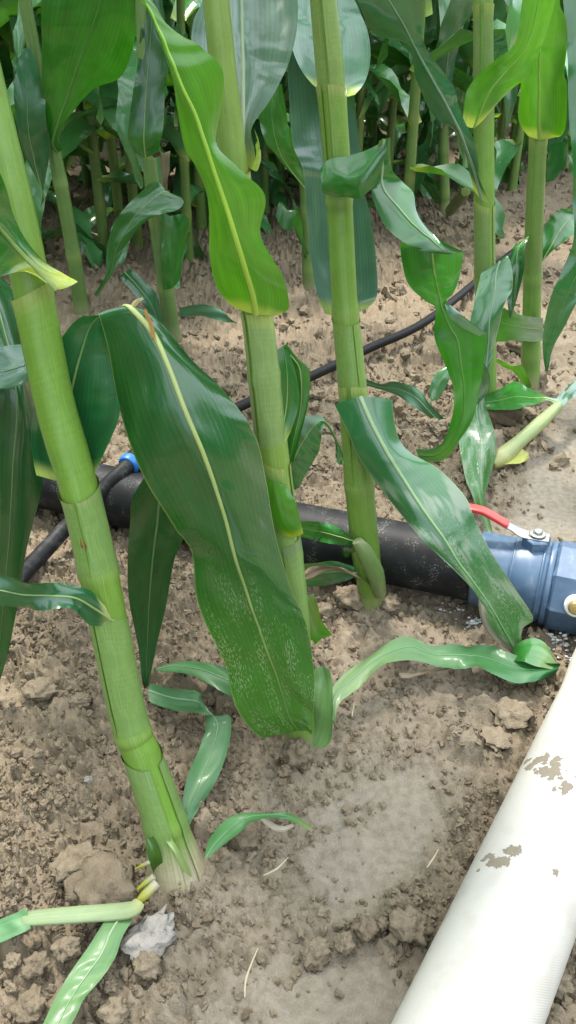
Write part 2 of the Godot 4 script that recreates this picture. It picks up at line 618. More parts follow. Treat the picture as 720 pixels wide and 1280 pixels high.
	var tb := base_mat(Color(0.012, 0.012, 0.013), 0.55)
	tb.metallic_specular = 0.3
	mat.black = tb
	var du: StandardMaterial3D = sp.duplicate()
	du.uv1_scale = Vector3(0.5, 6, 1)
	mat.drip = du
	# blue PVC, faded and dusty
	var bl := base_mat(Color.WHITE, 0.4)
	bl.uv1_triplanar = true
	bl.uv1_scale = Vector3(9, 9, 9)
	bl.albedo_texture = noise_tex(FastNoiseLite.TYPE_SIMPLEX_SMOOTH, 0.02, 5, [[0.0, 0.45, 0.62, 0.7, 1.0], [Color(0.045, 0.088, 0.155), Color(0.055, 0.102, 0.172), Color(0.060, 0.108, 0.178), Color(0.078, 0.125, 0.19), Color(0.16, 0.19, 0.22)]], 512, 12)
	mat.blue = bl
	mat.blue_ring = base_mat(Color(0.015, 0.15, 0.50), 0.4)
	mat.red = base_mat(Color(0.50, 0.045, 0.04), 0.38)
	var me := base_mat(Color(0.36, 0.355, 0.34), 0.42)
	me.metallic = 0.85
	mat.metal = me
	var br := base_mat(Color(0.42, 0.30, 0.12), 0.4)
	br.metallic = 0.7
	mat.brass = br
	mat.white = base_mat(Color(0.75, 0.75, 0.72), 0.4)
	# layflat hose: white, woven, with dried mud
	var hose_noise := FastNoiseLite.new()
	hose_noise.frequency = 1.0
	hose_noise.fractal_octaves = 4
	hose_noise.seed = 33
	var hi := Image.create_empty(1024, 1024, true, Image.FORMAT_RGB8)
	var hb := Image.create_empty(1024, 1024, true, Image.FORMAT_RGB8)
	for y in 1024:
		for x in 1024:
			var u := x / 1024.0
			var v := y / 1024.0
			var w := 0.5 + 0.25 * sin((u * 90.0 + v * 160.0) * TAU) + 0.25 * sin((u * 90.0 - v * 160.0) * TAU)
			var c := Color(0.47, 0.452, 0.412).lerp(Color(0.425, 0.405, 0.365), 0.25 * w)
			var g := hose_noise.get_noise_2d(u * 8.0, v * 8.0)
			c = c.lerp(Color(0.36, 0.325, 0.27), 0.30 * smoothstep(0.0, 0.5, g))
			hi.set_pixel(x, y, c.linear_to_srgb())
			hb.set_pixel(x, y, Color(w, w, w))
	var ho := base_mat(Color.WHITE, 0.55)
	ho.albedo_texture = ImageTexture.create_from_image(hi)
	hb.bump_map_to_normal_map(2.0)
	ho.normal_enabled = true
	ho.normal_texture = ImageTexture.create_from_image(hb)
	ho.normal_scale = 0.35
	ho.uv1_scale = Vector3(1, 4, 1)
	mat.hose = ho
	mat.mud = base_mat(Color(0.21, 0.178, 0.132), 0.95)
	mat.straw = base_mat(Color(0.40, 0.34, 0.23), 0.7)
	var dr := base_mat(Color.WHITE, 0.8)
	dr.vertex_color_use_as_albedo = true
	dr.albedo_texture = im_leaf
	mat.dry = dr
	var fo := base_mat(Color(0.55, 0.56, 0.56), 0.15)
	mat.foam = fo

# ------------------------------------------------------------------ ground
func steps(fine_from: float, fine_to: float, fine: float, low: float, high: float, grow: float) -> PackedFloat32Array:
	var a := []
	var x := fine_from
	var d := fine
	while x > low:
		d *= grow
		x -= d
		a.push_front(x)
	x = fine_from
	while x < fine_to:
		a.append(x)
		x += fine
	d = fine
	while x < high:
		a.append(x)
		x += d
		d *= grow
	a.append(high)
	return PackedFloat32Array(a)

func make_ground() -> void:
	var xs := steps(-0.34, 0.36, 0.0020, -60.0, 60.0, 1.03)
	var zs := steps(0.22, 0.95, 0.0021, -30.0, 90.0, 1.0155)
	var nu := xs.size()
	var nv := zs.size()
	var p := PackedVector3Array()
	var col := PackedColorArray()
	var uv := PackedVector2Array()
	p.resize(nu * nv)
	col.resize(nu * nv)
	uv.resize(nu * nv)
	var rough_col := Color(0.234, 0.190, 0.135)
	var smooth_col := Color(0.288, 0.253, 0.203)
	var far_col := Color(0.225, 0.181, 0.129)
	var wet := Color(0.055, 0.043, 0.032)
	for j in nv:
		var z := zs[j]
		for i in nu:
			var x := xs[i]
			var k := j * nu + i
			p[k] = Vector3(x, soil(x, z), -z)
			uv[k] = Vector2(x, z)
			var r := roughness_of_soil(x, z)
			var c := smooth_col.lerp(rough_col, r).lerp(far_col, smoothstep(0.8, 1.5, z) * r)
			var n := noise_mid.get_noise_2d(x * 0.35 + 3.0, z * 0.35)
			c = c * (1.0 + 0.16 * n)
			# damp soil round the leaking valve
			var dx := x - 0.235
			var dz := z - 0.615
			var w := exp(-(dx * dx / 0.0075 + dz * dz / 0.0022)) * (0.8 + 0.6 * noise_mid.get_noise_2d(x * 2.0, z * 2.0))
			c = c.lerp(wet, clampf(w, 0, 0.9))
			c.a = 1.0
			col[k] = c
	var g := MeshInstance3D.new()
	g.name = "ground"
	g.mesh = grid(p, nu, nv, uv, col)
	g.material_override = mat.soil
	g.set_meta("kind", "structure")
	g.set_meta("label", "bare crumbly brown soil of the field edge")
	add_child(g)

# ------------------------------------------------------------------ background corn
func corn_variant(seed_: int) -> Node3D:
	rng.seed = seed_
	var t := Node3D.new()
	var height := rng.randf_range(0.70, 0.92)
	var pts := []
	var radii := []
	var cols := []
	var lean := Vector3(rng.randf_range(-0.06, 0.06), 0, rng.randf_range(-0.06, 0.06))
	var g := Color(0.17, 0.30, 0.07).lerp(Color(0.24, 0.36, 0.09), rng.randf())
	var n := 46
	for k in n:
		var s := float(k) / (n - 1)
		pts.append(Vector3(0, -0.02 + (height + 0.02) * s, 0) + lean * s * s * height)
		var h := height * s
		var ph := fposmod(h, 0.115) / 0.115
		radii.append(lerpf(0.0125, 0.007, s) * (1.0 + 0.10 * exp(-pow((ph - 0.06) / 0.05, 2.0))) * (1.0 + 0.25 * exp(-h / 0.015)))
		cols.append(g.lerp(Color(0.33, 0.38, 0.10), 0.6 * exp(-pow((ph - 0.06) / 0.06, 2.0))))
	part("stalk", tube(pts, radii, cols, 10), mat.stalk, t)
	var az := rng.randf() * TAU
	var count := int(height / 0.085)
	for k in count:
		var h := 0.05 + 0.085 * k + rng.randf_range(-0.02, 0.02)
		az += PI + rng.randf_range(-0.5, 0.5)
		var s := h / height
		var big := smoothstep(0.0, 0.35, s)
		var from := Vector3(0, h, 0) + lean * s * s * height + Vector3(cos(az), 0, -sin(az)) * 0.004
		var c := Color(0.030, 0.105, 0.036).lerp(Color(0.060, 0.19, 0.04), rng.randf())
		c = c.lerp(Color(0.036, 0.122, 0.056), rng.randf() * 0.6)
		var length := lerpf(0.30, 0.52, big) * rng.randf_range(0.85, 1.15)
		var width := lerpf(0.042, 0.092, big) * rng.randf_range(0.85, 1.1)
		var up := rng.randf_range(0.45, 1.2) if k > 1 else rng.randf_range(0.1, 0.6)
		grown_leaf(t, from, az, up, length, width, rng.randf_range(1.8, 3.2), rng.randf_range(-1.1, 1.1), {"gain": 2.0, "col": c, "base": Color(0.25, 0.35, 0.09), "basel": 0.03, "tip": c.lerp(Color(0.2, 0.22, 0.09), 0.3 * rng.randf()), "nu": 7, "per": 3, "stations": 8, "ruffle": 0.006, "mat": mat.leaf_bright if rng.randf() < 0.25 else mat.leaf})
	return t

func _ready() -> void:
	# ---------------------------------------------------------------- camera, sky, sun, exposure
	var cam := Camera3D.new()
	cam.name = "camera"
	cam.position = EYE
	cam.rotation_degrees = Vector3(-PITCH, 0, 0)
	cam.fov = FOV
	cam.near = 0.02
	cam.far = 400.0
	add_child(cam)
	var env := Environment.new()
	env.background_mode = Environment.BG_SKY
	var sky_mat := ProceduralSkyMaterial.new()
	sky_mat.sky_top_color = Color(0.94, 0.97, 1.0)
	sky_mat.sky_horizon_color = Color(0.62, 0.68, 0.74)
	sky_mat.sky_curve = 0.35
	sky_mat.ground_bottom_color = Color(0.40, 0.36, 0.30)
	sky_mat.ground_horizon_color = Color(0.55, 0.55, 0.5)
	sky_mat.sky_energy_multiplier = 1.25
	var sky := Sky.new()
	sky.sky_material = sky_mat
	env.sky = sky
	env.tonemap_mode = Environment.TONE_MAPPER_LINEAR
	env.tonemap_exposure = 2.25
	env.sdfgi_enabled = true
	env.ssao_enabled = true
	env.ssil_enabled = true
	var we := WorldEnvironment.new()
	we.name = "world_environment"
	we.environment = env
	add_child(we)
	var sun := DirectionalLight3D.new()
	sun.name = "sun"
	sun.light_color = Color(1.0, 0.975, 0.94)
	sun.light_energy = 1.25
	sun.light_angular_distance = 12.0
	sun.shadow_enabled = true
	sun.rotation_degrees = Vector3(-68, 206, 0)
	add_child(sun)

	# ---------------------------------------------------------------- noises, materials
	rng.seed = 11
	noise_low.seed = 2; noise_low.frequency = 2.2; noise_low.fractal_octaves = 2
	noise_mid.seed = 4; noise_mid.frequency = 14.0; noise_mid.fractal_octaves = 3
	noise_fine.seed = 6; noise_fine.frequency = 260.0; noise_fine.fractal_octaves = 2
	for e in [[cell_a, 30.0, 1, 0], [cell_b, 68.0, 2, 0], [cell_c, 150.0, 3, 0], [edge_a, 30.0, 1, 1], [edge_b, 68.0, 2, 1], [edge_c, 150.0, 3, 1]]:
		var c: FastNoiseLite = e[0]
		c.noise_type = FastNoiseLite.TYPE_CELLULAR
		c.cellular_return_type = FastNoiseLite.RETURN_DISTANCE2_SUB if e[3] else FastNoiseLite.RETURN_CELL_VALUE
		c.cellular_jitter = 1.0
		c.frequency = e[1]
		c.seed = e[2]
		c.fractal_type = FastNoiseLite.FRACTAL_NONE
	noise_leaf.seed = 9; noise_leaf.frequency = 1.0; noise_leaf.fractal_octaves = 2
	make_materials()
	make_ground()
	make_background()
	make_near_plants()
	make_irrigation()
	make_soil_pieces()

const ORD := ["nearest", "second", "third", "fourth", "fifth", "sixth", "seventh", "eighth", "ninth", "tenth", "eleventh", "twelfth", "thirteenth", "fourteenth", "fifteenth", "sixteenth", "seventeenth", "eighteenth", "nineteenth", "twentieth"]

func at_named(x: float, z: float) -> bool:
	return Vector2(x - 0.39, z - 2.24).length() < 0.17 or Vector2(x + 0.37, z - 1.45).length() < 0.15

func make_background() -> void:
	var variants := []
	for k in 9:
		variants.append(corn_variant(100 + k))
	rng.seed = 77
	var used := 0
	var far := []
	for row in 22:
		var o := -0.66 - 0.45 * row
		var count := 0
		for k in 85:
			var t := 1.5 + 0.19 * k + rng.randf_range(-0.06, 0.06) + 0.1 * (row % 2)
			var oo := o + rng.randf_range(-0.04, 0.04)
			var x := oo * 0.899 + t * 0.438
			var z := -oo * 0.438 + t * 0.899
			var turn := rng.randf() * TAU
			var size := rng.randf_range(0.88, 1.12)
			var pick := rng.randi() % variants.size()
			if z < 1.62 or absf(x) > 0.9 * z + 1.0 or z > 13.0:
				continue
			if row == 0 and (z < 1.95 or at_named(x, z)):
				continue
			var at := Vector3(x, 0, -z)
			if z > 6.2 or count >= 20 or absf(x) > 0.36 * z + 0.45:
				far.append([pick, Transform3D(Basis(Vector3.UP, turn).scaled(Vector3.ONE * size), at)])
				continue
			var c: Node3D = variants[pick].duplicate()
			c.name = numbered("corn_plant")
			add_child(c, true)
			c.position = at
			c.rotation.y = turn
			c.scale = Vector3.ONE * size
			var r: String = ORD[mini(row, 19)] if row else "first"
			c.set_meta("label", "corn plant %s along the %s row beyond the black drip tube" % [ORD[count] if count else "nearest", r])
			c.set_meta("category", "corn plant")
			c.set_meta("group", "corn plants in the rows behind")
			count += 1
			used += 1
	# plants just behind the tall ones, each where the picture has it: base, turn, size
	for e in [[132, 318, 1.5, 0.95, "slim corn plant between the two leaning stalks at the left"], [20, 345, 2.0, 1.0, "corn plant at the left edge behind the thick leaning stalk"], [252, 282, 1.1, 1.0, "corn plant behind the bright twisted leaf"], [330, 262, 4.0, 1.05, "corn plant seen between the two middle stalks, far back"], [444, 262, 2.6, 1.0, "corn plant just right of the tall plant with the curled leaf"], [484, 238, 5.2, 1.0, "corn plant with low leaves left of the stubby broken shoot"], [512, 222, 0.9, 1.1, "corn plant half hidden by the long blue green leaf"], [640, 236, 3.5, 1.0, "corn plant between the two straight stalks at the right"], [704, 205, 1.7, 1.0, "corn plant at the right edge above the drip tube"], [300, 232, 2.2, 1.0, "corn plant hidden behind the middle stalk's sheath"], [168, 246, 5.6, 1.0, "corn plant behind the shrivelled brown leaf"], [582, 214, 4.4, 1.0, "corn plant just left of the straight stalk right of centre"], [76, 262, 4.3, 1.0, "corn plant under the broad dark leaf at upper left"], [420, 214, 0.2, 1.0, "corn plant directly behind the tall plant's curled leaf"],
		[152, 298, 3.4, 0.9, "corn plant just left of the plant with the arching leaf"], [236, 322, 0.7, 0.85, "short corn plant right of the plant with shrivelled leaves"], [50, 312, 5.0, 0.95, "corn plant between the left edge and the upper left leaning stalk"], [270, 246, 5.0, 1.0, "corn plant in the gap left of the middle stalk, far back"], [350, 250, 1.4, 1.0, "corn plant seen just left of the tall middle stalk"], [372, 226, 3.3, 1.05, "corn plant behind the hanging blue leaf of the tall plant"], [464, 208, 0.6, 1.0, "corn plant right of the curled leaf, under the long blue leaf"], [530, 206, 2.9, 1.0, "corn plant between the long blue leaf and the shoot stalk"], [622, 204, 5.5, 1.05, "corn plant just right of the straight stalk, far back"], [672, 190, 4.1, 1.0, "corn plant behind the bright upright leaf at right"], [110, 232, 1.3, 1.05, "corn plant below the tip of the broad dark leaf"], [12, 258, 1.9, 1.0, "corn plant in the far upper left corner"], [200, 216, 3.6, 1.0, "corn plant behind the arching leaf plant, far back"], [316, 204, 0.9, 1.0, "far corn plant framed by the two middle stalks"]]:
		var c: Node3D = variants[used % variants.size()].duplicate()
		c.name = numbered("corn_plant")
		add_child(c, true)
		c.position = q(e[0], e[1], -0.0001)
		c.rotation.y = e[2]
		c.scale = Vector3.ONE * e[3]
		c.set_meta("label", e[4])
		c.set_meta("category", "corn plant")
		c.set_meta("group", "corn plants in the rows behind")
		used += 1
	# the rows go on past the eye to the left, and unseen rows added behind the path block low sky
	for k in 150:
		var row := k % 5
		var t := -2.4 + 0.11 * k + rng.randf_range(-0.05, 0.05)
		var oo := -0.66 - 0.45 * row + rng.randf_range(-0.05, 0.05)
		var x := oo * 0.899 + t * 0.438
		var z := -oo * 0.438 + t * 0.899
		if absf(x) < 0.36 * z + 0.55 and z > -0.1 or Vector2(x, z).length() < 0.55 or z > 3.0:
			continue
		far.append([rng.randi() % variants.size(), Transform3D(Basis(Vector3.UP, rng.randf() * TAU).scaled(Vector3.ONE * 1.5), Vector3(x, 0, -z))])
	for k in 150:
		var t := -4.0 + 0.27 * (k / 3) + rng.randf_range(-0.05, 0.05)
		var oo := 3.2 + 0.5 * (k % 3)
		far.append([rng.randi() % variants.size(), Transform3D(Basis(Vector3.UP, rng.randf() * TAU).scaled(Vector3.ONE * 1.8), Vector3(oo * 0.899 + t * 0.438, 0, oo * 0.438 - t * 0.899))])
	# beyond that the field reads as one mass
	for v in variants.size():
		var list := far.filter(func(e): return e[0] == v)
		if list.is_empty():
			continue
		var st := SurfaceTool.new()
		st.begin(Mesh.PRIMITIVE_TRIANGLES)
		for ch in variants[v].get_children():
			if ch.name.begins_with("leaf"):
				st.append_from((ch as MeshInstance3D).mesh, 0, Transform3D())
		var stp := SurfaceTool.new()
		stp.append_from((variants[v].get_node("stalk") as MeshInstance3D).mesh, 0, Transform3D())
		var am := st.commit()
		am = stp.commit(am)
		am.surface_set_material(0, mat.leaf)
		am.surface_set_material(1, mat.stalk)
		var mm := MultiMesh.new()
		mm.transform_format = MultiMesh.TRANSFORM_3D
		mm.mesh = am
		mm.instance_count = list.size()
		for k in list.size():
			mm.set_instance_transform(k, list[k][1])
		var mi := MultiMeshInstance3D.new()
		mi.name = numbered("distant_corn")
		mi.multimesh = mm
		mi.set_meta("kind", "stuff")
		mi.set_meta("label", "far rows of corn that merge into one green mass")
		mi.set_meta("category", "corn")
		add_child(mi, true)
	for v in variants:
		v.free()
	print("background plants ", used, " far ", far.size())

const DARK := Color(0.014, 0.095, 0.020)
const MID := Color(0.028, 0.172, 0.022)
const BRIGHT := Color(0.085, 0.30, 0.024)
const BLUE := Color(0.020, 0.124, 0.042)
const PALE := Color(0.20, 0.31, 0.12)
const COLLAR := Color(0.42, 0.55, 0.14)
const STEM := Color(0.222, 0.43, 0.055)
const BLOOM := Color(0.245, 0.42, 0.105)

func make_near_plants() -> void:
	rng.seed = 5
	# ---- the leaning plant in front
	var a := thing("corn_plant", "large leaning corn stalk in front with broken leaf sheath at its foot", "corn plant", q(222, 1094, -0.0001))
	var sa := stalk(a, [[222, 1096, 0.352, 62], [207, 1032, 0.362, 54], [180, 950, 0.378, 49], [160, 895, 0.388, 47], [123, 715, 0.415, 51], [96, 600, 0.43, 50], [68, 500, 0.443, 49], [38, 350, 0.458, 50], [16, 240, 0.468, 46], [-14, 110, 0.48, 44], [-50, -50, 0.49, 42]], [1030, 910, 714], STEM, Color(0.235, 0.43, 0.06), Color(0.64, 0.58, 0.38))
	sheath(a, sa, 912, 778, 0.5, -14, BLOOM, BLOOM, 1.05, 0.05)
	sheath(a, sa, 716, 596, 0.0, 28, BLOOM, Color(0.36, 0.5, 0.17), 1.06, 0.08, 0.1)
	sheath(a, sa, 596, 352, 1.2, 22, STEM, COLLAR, 1.08, 0.1, 0.14)
	sheath(a, sa, 1124, 925, -0.75, 30, Color(0.25, 0.42, 0.11), Color(0.28, 0.45, 0.15), 1.12, 0.28)
	leaf_at(a, [[40, 338, 70, 362, 97, 352, 0.44, -0.004, 0.008], [8, 342, 28, 318, 52, 320, 0.435, -0.005, 0.012], [-14, 345, 4, 290, 18, 268, 0.425, 0, 0.015], [-50, 330, -26, 255, -8, 205, 0.41], [-100, 290, -80, 210, -60, 150, 0.40]], {"col": MID, "base": Color(0.50, 0.60, 0.06), "basel": 0.025, "rib": 0.004, "ruffle": 0.001})
	# the big leaf rises behind the stalk, breaks and hangs to the right
	leaf_at(a, [[46, 594, 84, 604, 110, 606, 0.442, -0.004, -0.012], [36, 556, 78, 562, 140, 548, 0.452, -0.006, -0.014], [40, 516, 84, 520, 152, 514, 0.456, -0.004, -0.012], [52, 478, 92, 478, 148, 476, 0.458, -0.002, -0.008], [66, 442, 102, 440, 136, 436, 0.459, 0, -0.006], [84, 412, 112, 410, 130, 402, 0.459, 0, -0.004], [104, 399, 128, 392, 158, 385, 0.4555]], {"col": BLUE, "base": COLLAR, "basel": 0.010, "rib": 0.004, "ruffle": 0.001})
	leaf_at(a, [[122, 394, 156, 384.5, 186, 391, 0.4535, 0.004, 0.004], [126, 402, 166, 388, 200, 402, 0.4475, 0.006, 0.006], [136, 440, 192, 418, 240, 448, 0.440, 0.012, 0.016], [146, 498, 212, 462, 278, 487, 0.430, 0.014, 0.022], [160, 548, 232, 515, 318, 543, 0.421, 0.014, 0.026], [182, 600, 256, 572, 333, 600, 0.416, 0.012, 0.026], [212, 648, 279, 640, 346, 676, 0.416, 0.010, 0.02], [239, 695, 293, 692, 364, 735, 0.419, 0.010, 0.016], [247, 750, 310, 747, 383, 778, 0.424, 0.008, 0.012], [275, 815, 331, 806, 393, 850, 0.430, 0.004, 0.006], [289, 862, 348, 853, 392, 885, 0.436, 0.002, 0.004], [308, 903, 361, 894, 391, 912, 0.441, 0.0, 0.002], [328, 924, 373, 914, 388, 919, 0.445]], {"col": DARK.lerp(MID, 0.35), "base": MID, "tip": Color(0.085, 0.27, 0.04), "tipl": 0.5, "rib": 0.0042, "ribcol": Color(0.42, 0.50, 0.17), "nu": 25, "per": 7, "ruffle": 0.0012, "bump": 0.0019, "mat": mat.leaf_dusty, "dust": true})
	# torn brown end of the broken midrib
	leaf_at(a, [[158, 388, 162, 386, 166, 386, 0.452], [168, 376, 171, 374, 174, 376, 0.455], [176, 372, 178, 371, 180, 373, 0.457]], {"name": "torn_midrib", "col": Color(0.42, 0.38, 0.17), "mat": mat.dry, "ruffle": 0.0})
	leaf_at(a, [[180, 388, 182, 386, 184, 390, 0.443], [186, 402, 190, 400, 192, 408, 0.440], [190, 422, 194, 424, 196, 430, 0.437]], {"name": "torn_midrib", "col": Color(0.40, 0.22, 0.06), "mat": mat.dry, "ruffle": 0.0})
	leaf_at(a, [[131, 757, 141, 776, 153, 782, 0.398, 0.0, 0.004], [118, 745, 120, 762, 114, 780, 0.392], [100, 734, 95, 748, 88, 760, 0.386, 0.004, -0.004], [70, 729, 66, 745, 60, 762, 0.382, 0.004, -0.004], [35, 725, 30, 744, 28, 763, 0.379], [0, 720, 0, 738, 0, 757, 0.377, 0.003, 0.0], [-40, 724, -42, 738, -44, 750, 0.375], [-90, 750, -90, 755, -90, 760, 0.373]], {"col": BLUE, "base": Color(0.50, 0.55, 0.2), "basel": 0.012, "rib": 0.002, "ruffle": 0.002})
	var spot := sa.at(684.0)
	var spot_at: Vector3 = q(104, 684, 1.0) - EYE
	var sp_p := EYE + spot_at * ((spot[0] as Vector3).z + (spot[1] as float) * 0.98) / spot_at.z - a.position
	part("brown_spot", tube([sp_p + Vector3(-0.0012, 0.0052, -0.0018), sp_p + Vector3(0, 0, -0.0008), sp_p + Vector3(0.0012, -0.0048, 0.0002)], [0.0004, 0.0019, 0.0005], [Color(0.3, 0.22, 0.03), Color(0.22, 0.11, 0.02), Color(0.3, 0.24, 0.04)], 8, true, 0.4, 4), mat.husk, a)
	# foot: a sliver of old sheath, a dark strip for the shaded gap, buds, the broken sheath on the soil
	leaf_at(a, [[203, 1040, 206, 1042, 209, 1040, 0.352], [214, 1062, 220, 1066, 225, 1064, 0.343], [228, 1090, 233, 1092, 238, 1088, 0.342], [240, 1108, 241, 1109, 242, 1108, 0.345]], {"name": "sheath_sliver", "col": Color(0.36, 0.50, 0.18), "ruffle": 0.0, "mat": mat.leaf_pale})
	leaf_at(a, [[182, 1046, 186, 1048, 192, 1044, 0.350], [184, 1066, 192, 1072, 203, 1072, 0.344], [196, 1098, 200, 1100, 204, 1096, 0.344]], {"name": "sheath_sliver", "col": Color(0.06, 0.15, 0.02), "ruffle": 0.0})  # dark strip put in for the shaded gap in the sheath
	for e in [[170, 1086, 186, 1078, 5], [172, 1112, 192, 1096, 8], [166, 1134, 196, 1104, 12]]:
		var p0 := q(e[0], e[1], -0.006) - a.position
		var p1 := q(e[2], e[3], -0.012) - a.position
		var r0: float = metres(e[4], a.position) * 0.5
		part("root_bud", tube([p0, p0.lerp(p1, 0.5), p1], [r0 * 0.4, r0, r0], [Color(0.55, 0.55, 0.05), Color(0.50, 0.52, 0.08), Color(0.6, 0.55, 0.4)], 10, true, 1.0, 4), mat.stalk, a)
	var hp := []
	for e in [[174, 1128, -0.014], [160, 1138, -0.014], [100, 1143, -0.014], [40, 1148, -0.014], [24, 1152, -0.012]]:
		hp.append(q(e[0], e[1], e[2]) - a.position)
	var hr := metres(11.0, a.position)
	part("broken_sheath", tube(hp, [hr * 0.7, hr, hr, hr * 0.9, hr * 0.5], [Color(0.5, 0.53, 0.2), Color(0.36, 0.46, 0.22), Color(0.38, 0.50, 0.26), Color(0.33, 0.45, 0.22), Color(0.3, 0.4, 0.2)], 14, true, 0.5, 5), mat.husk, a)
	leaf_at(a, [[34, 1136, 36, 1148, 38, 1160, -0.016], [16, 1142, 18, 1156, 22, 1168, -0.014], [-12, 1154, -8, 1166, -2, 1180, -0.01], [-50, 1180, -50, 1186, -50, 1192, -0.01]], {"col": Color(0.10, 0.25, 0.10), "ruffle": 0.001, "mat": mat.leaf_pale})
	leaf_at(a, [[134, 1146, 150, 1146, 166, 1150, -0.012], [122, 1166, 138, 1166, 153, 1168, -0.014], [108, 1188, 127, 1192, 144, 1194, -0.014], [86, 1218, 108, 1220, 128, 1222, -0.013], [68, 1248, 88, 1250, 106, 1250, -0.012], [54, 1278, 74, 1278, 92, 1280, -0.012], [30, 1330, 46, 1330, 60, 1330, -0.01], [20, 1370, 22, 1370, 24, 1370, -0.008]], {"col": Color(0.10, 0.225, 0.070), "tip": Color(0.16, 0.25, 0.11), "tipl": 0.6, "rib": 0.002, "ribcol": Color(0.3, 0.42, 0.25), "ruffle": 0.0012, "mat": mat.leaf_pale})

	# ---- the middle plant, its foot hidden by the big hanging leaf
	var b := thing("corn_plant", "middle corn plant with a bright green twisted leaf, foot behind the hanging leaf", "corn plant", q(378, 946, -0.0001))
	var sb := stalk(b, [[378, 946, 0.455, 36], [372, 850, 0.462, 38], [365, 745, 0.468, 38], [352, 650, 0.471, 40], [340, 560, 0.473, 42], [322, 400, 0.478, 39], [306, 300, 0.481, 38], [291, 200, 0.484, 37], [278, 80, 0.487, 35], [266, -40, 0.489, 34]], [690, 470], STEM, Color(0.27, 0.41, 0.09), Color(0.4, 0.36, 0.24))
	sheath(b, sb, 690, 556, -0.9, 20, BLOOM, COLLAR, 1.05, 0.2)
	sheath(b, sb, 552, 400, 0.7, -10, Color(0.26, 0.41, 0.13), COLLAR, 1.05, 0.1, 0.06)
	sheath(b, sb, 400, 212, 0.8, 12, Color(0.26, 0.41, 0.10), Color(0.42, 0.5, 0.13), 1.12, 0.1, 0.05)
	sheath(b, sb, 880, 668, 0.4, 6, BLOOM, PALE, 1.1, 0.3)
	leaf_at(b, [[282, 206, 302, 208, 322, 214, 0.492, -0.01, -0.014], [274, 180, 303, 184, 318, 186, 0.497, -0.006, -0.012], [262, 150, 304, 155, 316, 160, 0.502, -0.004, -0.01], [250, 110, 304, 122, 338, 124, 0.509, -0.008, -0.012], [240, 66, 304, 84, 358, 84, 0.516, -0.012, -0.016], [242, 30, 303, 46, 370, 40, 0.523, -0.014, -0.02], [252, 0, 302, 4, 372, 0, 0.53, -0.012, -0.02], [262, -50, 300, -50, 366, -50, 0.54, -0.01, -0.016], [280, -120, 296, -120, 330, -120, 0.56]], {"col": Color(0.13, 0.235, 0.175), "base": COLLAR, "basel": 0.012, "rib": 0.0045, "ribcol": Color(0.4, 0.5, 0.25), "ruffle": 0.0008})  # pale bluish colour carries sky sheen along with waxy bloom
	leaf_at(b, [[318, 182, 320, 196, 316, 210, 0.478], [322, 172, 325, 192, 320, 214, 0.476], [318, 160, 326, 188, 324, 206, 0.477]], {"name": "collar", "col": Color(0.35, 0.47, 0.08), "ruffle": 0.0})
	leaf_at(b, [[294, 387, 320, 394, 348, 394, 0.464, 0.002, 0.006], [271, 360, 315, 366, 361, 385, 0.456, 0.002, 0.012], [262, 320, 306, 335, 354, 344, 0.448, 0.006, 0.012], [262, 276, 292, 288, 326, 294, 0.442, 0.01, 0.010], [258, 238, 278, 246, 331, 246, 0.440, 0.010, 0.008], [244, 205, 266, 212, 296, 212, 0.438, 0.006, 0.004], [231, 183, 256, 180, 270, 182, 0.436, 0.006, 0.006], [222, 140, 244, 143, 278, 130, 0.435, 0.006, 0.010], [216, 100, 228, 110, 278, 88, 0.434, 0.004, 0.012], [204, 62, 212, 72, 250, 60, 0.434, 0.002, 0.010], [185, 18, 191, 24, 222, 42, 0.435, 0, 0.006], [165, -12, 172, -6, 196, 8, 0.437], [140, -50, 146, -46, 160, -40, 0.44]], {"col": Color(0.105, 0.33, 0.022), "tip": Color(0.16, 0.34, 0.10), "tipl": 0.15, "base": COLLAR, "basel": 0.010, "rib": 0.0046, "ribcol": Color(0.38, 0.56, 0.07), "per": 6, "nu": 15, "ruffle": 0.0009, "mat": mat.leaf_bright})
	leaf_at(b, [[346, 548, 350, 551, 357, 553, 0.468], [347, 500, 358, 505, 371, 515, 0.474], [345, 462, 358, 462, 373, 485, 0.478], [343, 440, 353, 434, 362, 440, 0.482]], {"col": MID, "base": COLLAR, "basel": 0.012, "ruffle": 0.0008, "mat": mat.leaf_bright, "rib": 0.0015})
	leaf_at(b, [[343, 440, 352, 433, 358, 428, 0.482], [358, 448, 366, 446, 374, 450, 0.485], [362, 475, 375, 464, 387, 466, 0.488], [366, 510, 376, 506, 385, 505, 0.490], [358, 560, 366, 552, 374, 545, 0.492], [352, 600, 357, 598, 362, 592, 0.494]], {"col": MID, "ruffle": 0.0008, "rib": 0.0015})
	leaf_at(b, [[352, 600, 358, 612, 374, 610, 0.494], [356, 575, 364, 582, 384, 592, 0.496], [362, 545, 376, 556, 398, 566, 0.499], [372, 524, 392, 532, 402, 540, 0.502], [386, 520, 402, 526, 405, 532, 0.504], [402, 520, 410, 531, 412, 540, 0.505], [414, 535, 420, 548, 420, 558, 0.506], [421, 556, 428, 566, 420, 576, 0.507], [426, 574, 430, 580, 428, 582, 0.508]], {"col": DARK.lerp(MID, 0.4), "rib": 0.002, "ribcol": Color(0.2, 0.32, 0.1), "ruffle": 0.001})
	leaf_at(b, [[332, 601, 345, 603, 357, 607, 0.456, 0.002, 0.006], [334, 630, 350, 634, 368, 625, 0.453, 0.002, 0.006], [342, 655, 358, 658, 375, 648, 0.454, 0.002, 0.005], [356, 671, 368, 672, 379, 666, 0.458]], {"col": BRIGHT, "tip": Color(0.4, 0.5, 0.05), "tipl": 0.2, "ruffle": 0.0006, "mat": mat.leaf_bright})
